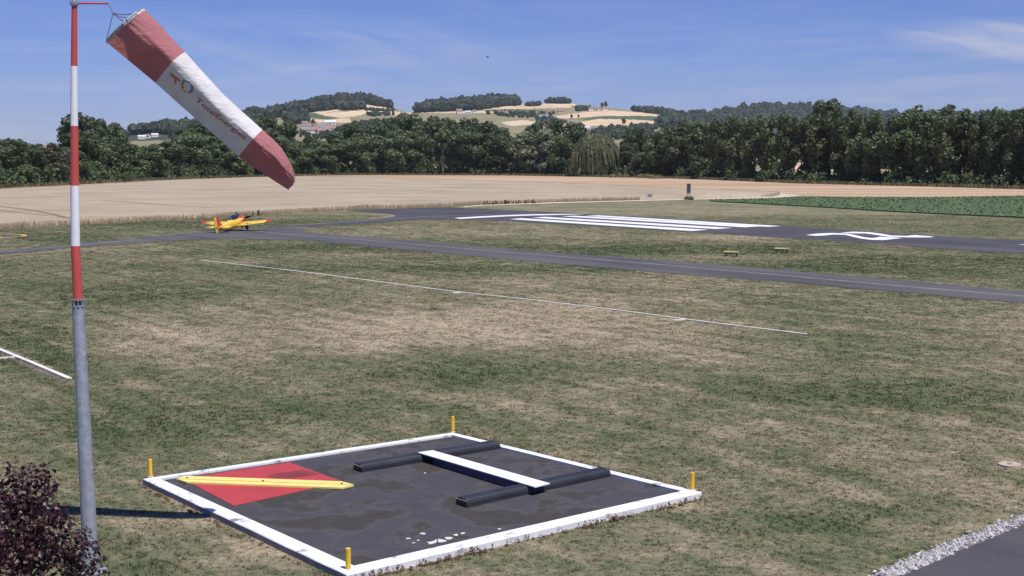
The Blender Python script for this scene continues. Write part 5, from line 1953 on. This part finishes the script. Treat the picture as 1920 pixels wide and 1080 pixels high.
# the 300 leaves nearest to the camera side and in view are parts of their own
score = P[:, 1] + np.where((P[:, 0] < -9.2) | (P[:, 2] < 1.0), 5, 0)
order = np.argsort(score)
b0 = np.array(BASE[tree.name])
for i in order[:300]:
    o_ = link('leaf', leaf_me, tree)
    m4 = Matrix(((*sdv[i] * size[i],), (*dnv[i] * size[i],), (*nv[i] * size[i],))).transposed().to_4x4()
    m4.translation = Vector(P[i] - b0)
    o_.matrix_local = m4
rest = order[300:]
VV = (LV[None, :, 0:1] * sdv[rest][:, None] + LV[None, :, 1:2] * dnv[rest][:, None] + LV[None, :, 2:3] * nv[rest][:, None]) * size[rest][:, None, None] + P[rest][:, None] - b0
quad = np.array(LF)
fo = npmesh('foliage', VV[:, quad].reshape(-1, 3), 4, M['leaf_purple'])
tag(link('foliage', fo, tree), kind='stuff')
parts = [tube([(tb.x, tb.y, 0), (tb.x + .05, tb.y, .8), (tb.x, tb.y + .05, 1.9)], [.09, .07, .03], 10)]
for c in LC:
    if c[2] > .5:
        parts.append(tube([(tb.x, tb.y, .5), tuple((np.array((tb.x, tb.y, .9)) + c[:3]) / 2 + np.array([0, 0, .1])), tuple(c[:3])], [.04, .025, .008], 6))
obj('trunk', *join(parts + twigs), M['bark'], tree)

# ------------------------------------------------------------------ turf blades in the foreground
r = np.random.default_rng(44)
NT_ = 180000
ty = np.sqrt(r.uniform(19.0 ** 2, 190.0 ** 2, NT_ * 8))
keepp = r.uniform(0, 1, len(ty)) < np.clip((30.0 / ty) ** 1.75, 0, 1)
ty = ty[keepp][:NT_]
tx = r.uniform(-1, 1, len(ty)) * (.47 * ty + 5)
nb = r.integers(3, 11, len(ty))
tid = np.repeat(np.arange(len(ty)), nb)
spread = (r.uniform(.015, .07, len(ty)) * np.clip(ty / 30, .9, 4))[tid]
xx = tx[tid] + r.normal(size=len(tid)) * spread
yy = ty[tid] + r.normal(size=len(tid)) * spread
th_ = r.uniform(.5, 1.5, len(ty))
tr_ = r.normal(.06, .20, len(ty))
bad = inside(xx, yy, [(p[0], p[1]) for p in OUT])
bad |= inside(xx, yy, [(p[0], p[1]) for p in rd])
bad |= inside(xx, yy, [p[:2] for p in bed])
for q_ in (A_UP + A_LO, B_, WHEAT_FRONT + WHEAT_BACK, CROP, TRK):
    bad |= inside(xx, yy, [g(*p)[:2] for p in q_])
xx, yy, tid = xx[~bad], yy[~bad], tid[~bad]
n = len(xx)
t = r.uniform(0, 2 * np.pi, n)
dr = dryness(xx, yy)
wd = r.uniform(.006, .016, n) * np.clip(yy / 26, .8, 4.5)
ht = r.uniform(.018, .052, n) * np.where(dr < .4, 1.25, .85) * th_[tid]
ln = r.normal(0, .035, (n, 2))
B = np.stack([xx, yy], 1)
a = np.stack([np.cos(t), np.sin(t)], 1) * wd[:, None]
V = np.stack([np.hstack([B - a, np.zeros((n, 1))]), np.hstack([B + a, np.zeros((n, 1))]), np.hstack([B + ln, ht[:, None]])], 1).reshape(-1, 3)
gm = npmesh('grass', V, 3, M['blade'])
a1 = gm.attributes.new('dry', 'FLOAT', 'POINT')
a1.data.foreach_set('value', np.repeat(dr, 3).astype(np.float32))
a2 = gm.attributes.new('rnd', 'FLOAT', 'POINT')
a2.data.foreach_set('value', np.repeat(np.clip(r.uniform(.1, .9, n) + tr_[tid], 0, 1), 3).astype(np.float32))
tag(link('grass', gm), 'short patchy green and straw coloured turf in the foreground', 'grass', kind='stuff')
# dry weeds rooted along the near kerb foot
r = np.random.default_rng(45)
P0, P1, P2 = np.array(OUT[3]), np.array(OUT[2]), np.array(OUT[0])
pts = []
for k in range(150):
    u = r.choice([.02, .08, .16, .22, .30, .62, .70, .86, .93]) + r.normal(0, .022) if k < 110 else r.uniform()
    p = P0 * (1 - u) + P1 * u
    p = p + np.array([.78, -.62, 0]) * abs(r.normal(0, .07)) + np.array([.05, -.05, 0])
    pts.append((p[0], p[1], 0, r.uniform(.025, .06), r.uniform(.05, .19)))
for k in range(46):
    u = r.uniform()
    p = P0 * (1 - u) + P2 * u
    pts.append((p[0] - .08 - abs(r.normal(0, .12)), p[1] - .06, 0, .05, r.uniform(.03, .08)))
P3 = np.array(OUT[1])
for k in range(160):
    u = r.uniform()
    p = P3 * (1 - u) + P1 * u
    pts.append((p[0] + abs(r.normal(.08, .08)), p[1] + .08, 0, r.uniform(.03, .07), r.uniform(.06, .26)))
M['dry_weed'] = leaf_material('dry_weed', (0.10, 0.055, 0.035), (0.24, 0.15, 0.09), .15, 0, 4)
tag(link('dry_weeds', scatter_blobs(pts, M['dry_weed'], 'dry_weeds', 46, 22, .032)), 'reddish dry weeds growing along the foot of the white kerb', 'weeds', kind='stuff')

# ------------------------------------------------------------------ air between here and the hills
hm = bpy.data.materials.new('haze')
hm.use_nodes = True
hm.node_tree.nodes.clear()
hn = NT(hm.node_tree)
ho = hn.n('ShaderNodeOutputMaterial')
hv = hn.n('ShaderNodeVolumePrincipled')
hv.inputs['Color'].default_value = (0.80, 0.88, 1.0, 1)
hv.inputs['Density'].default_value = 0.000032
hn.l(hv.outputs[0], ho.inputs['Volume'])
haze = link('haze', mesh('haze', *box((0, 6300, 249), 20000, 14000, 500), hm))
tag(haze, kind='stuff')
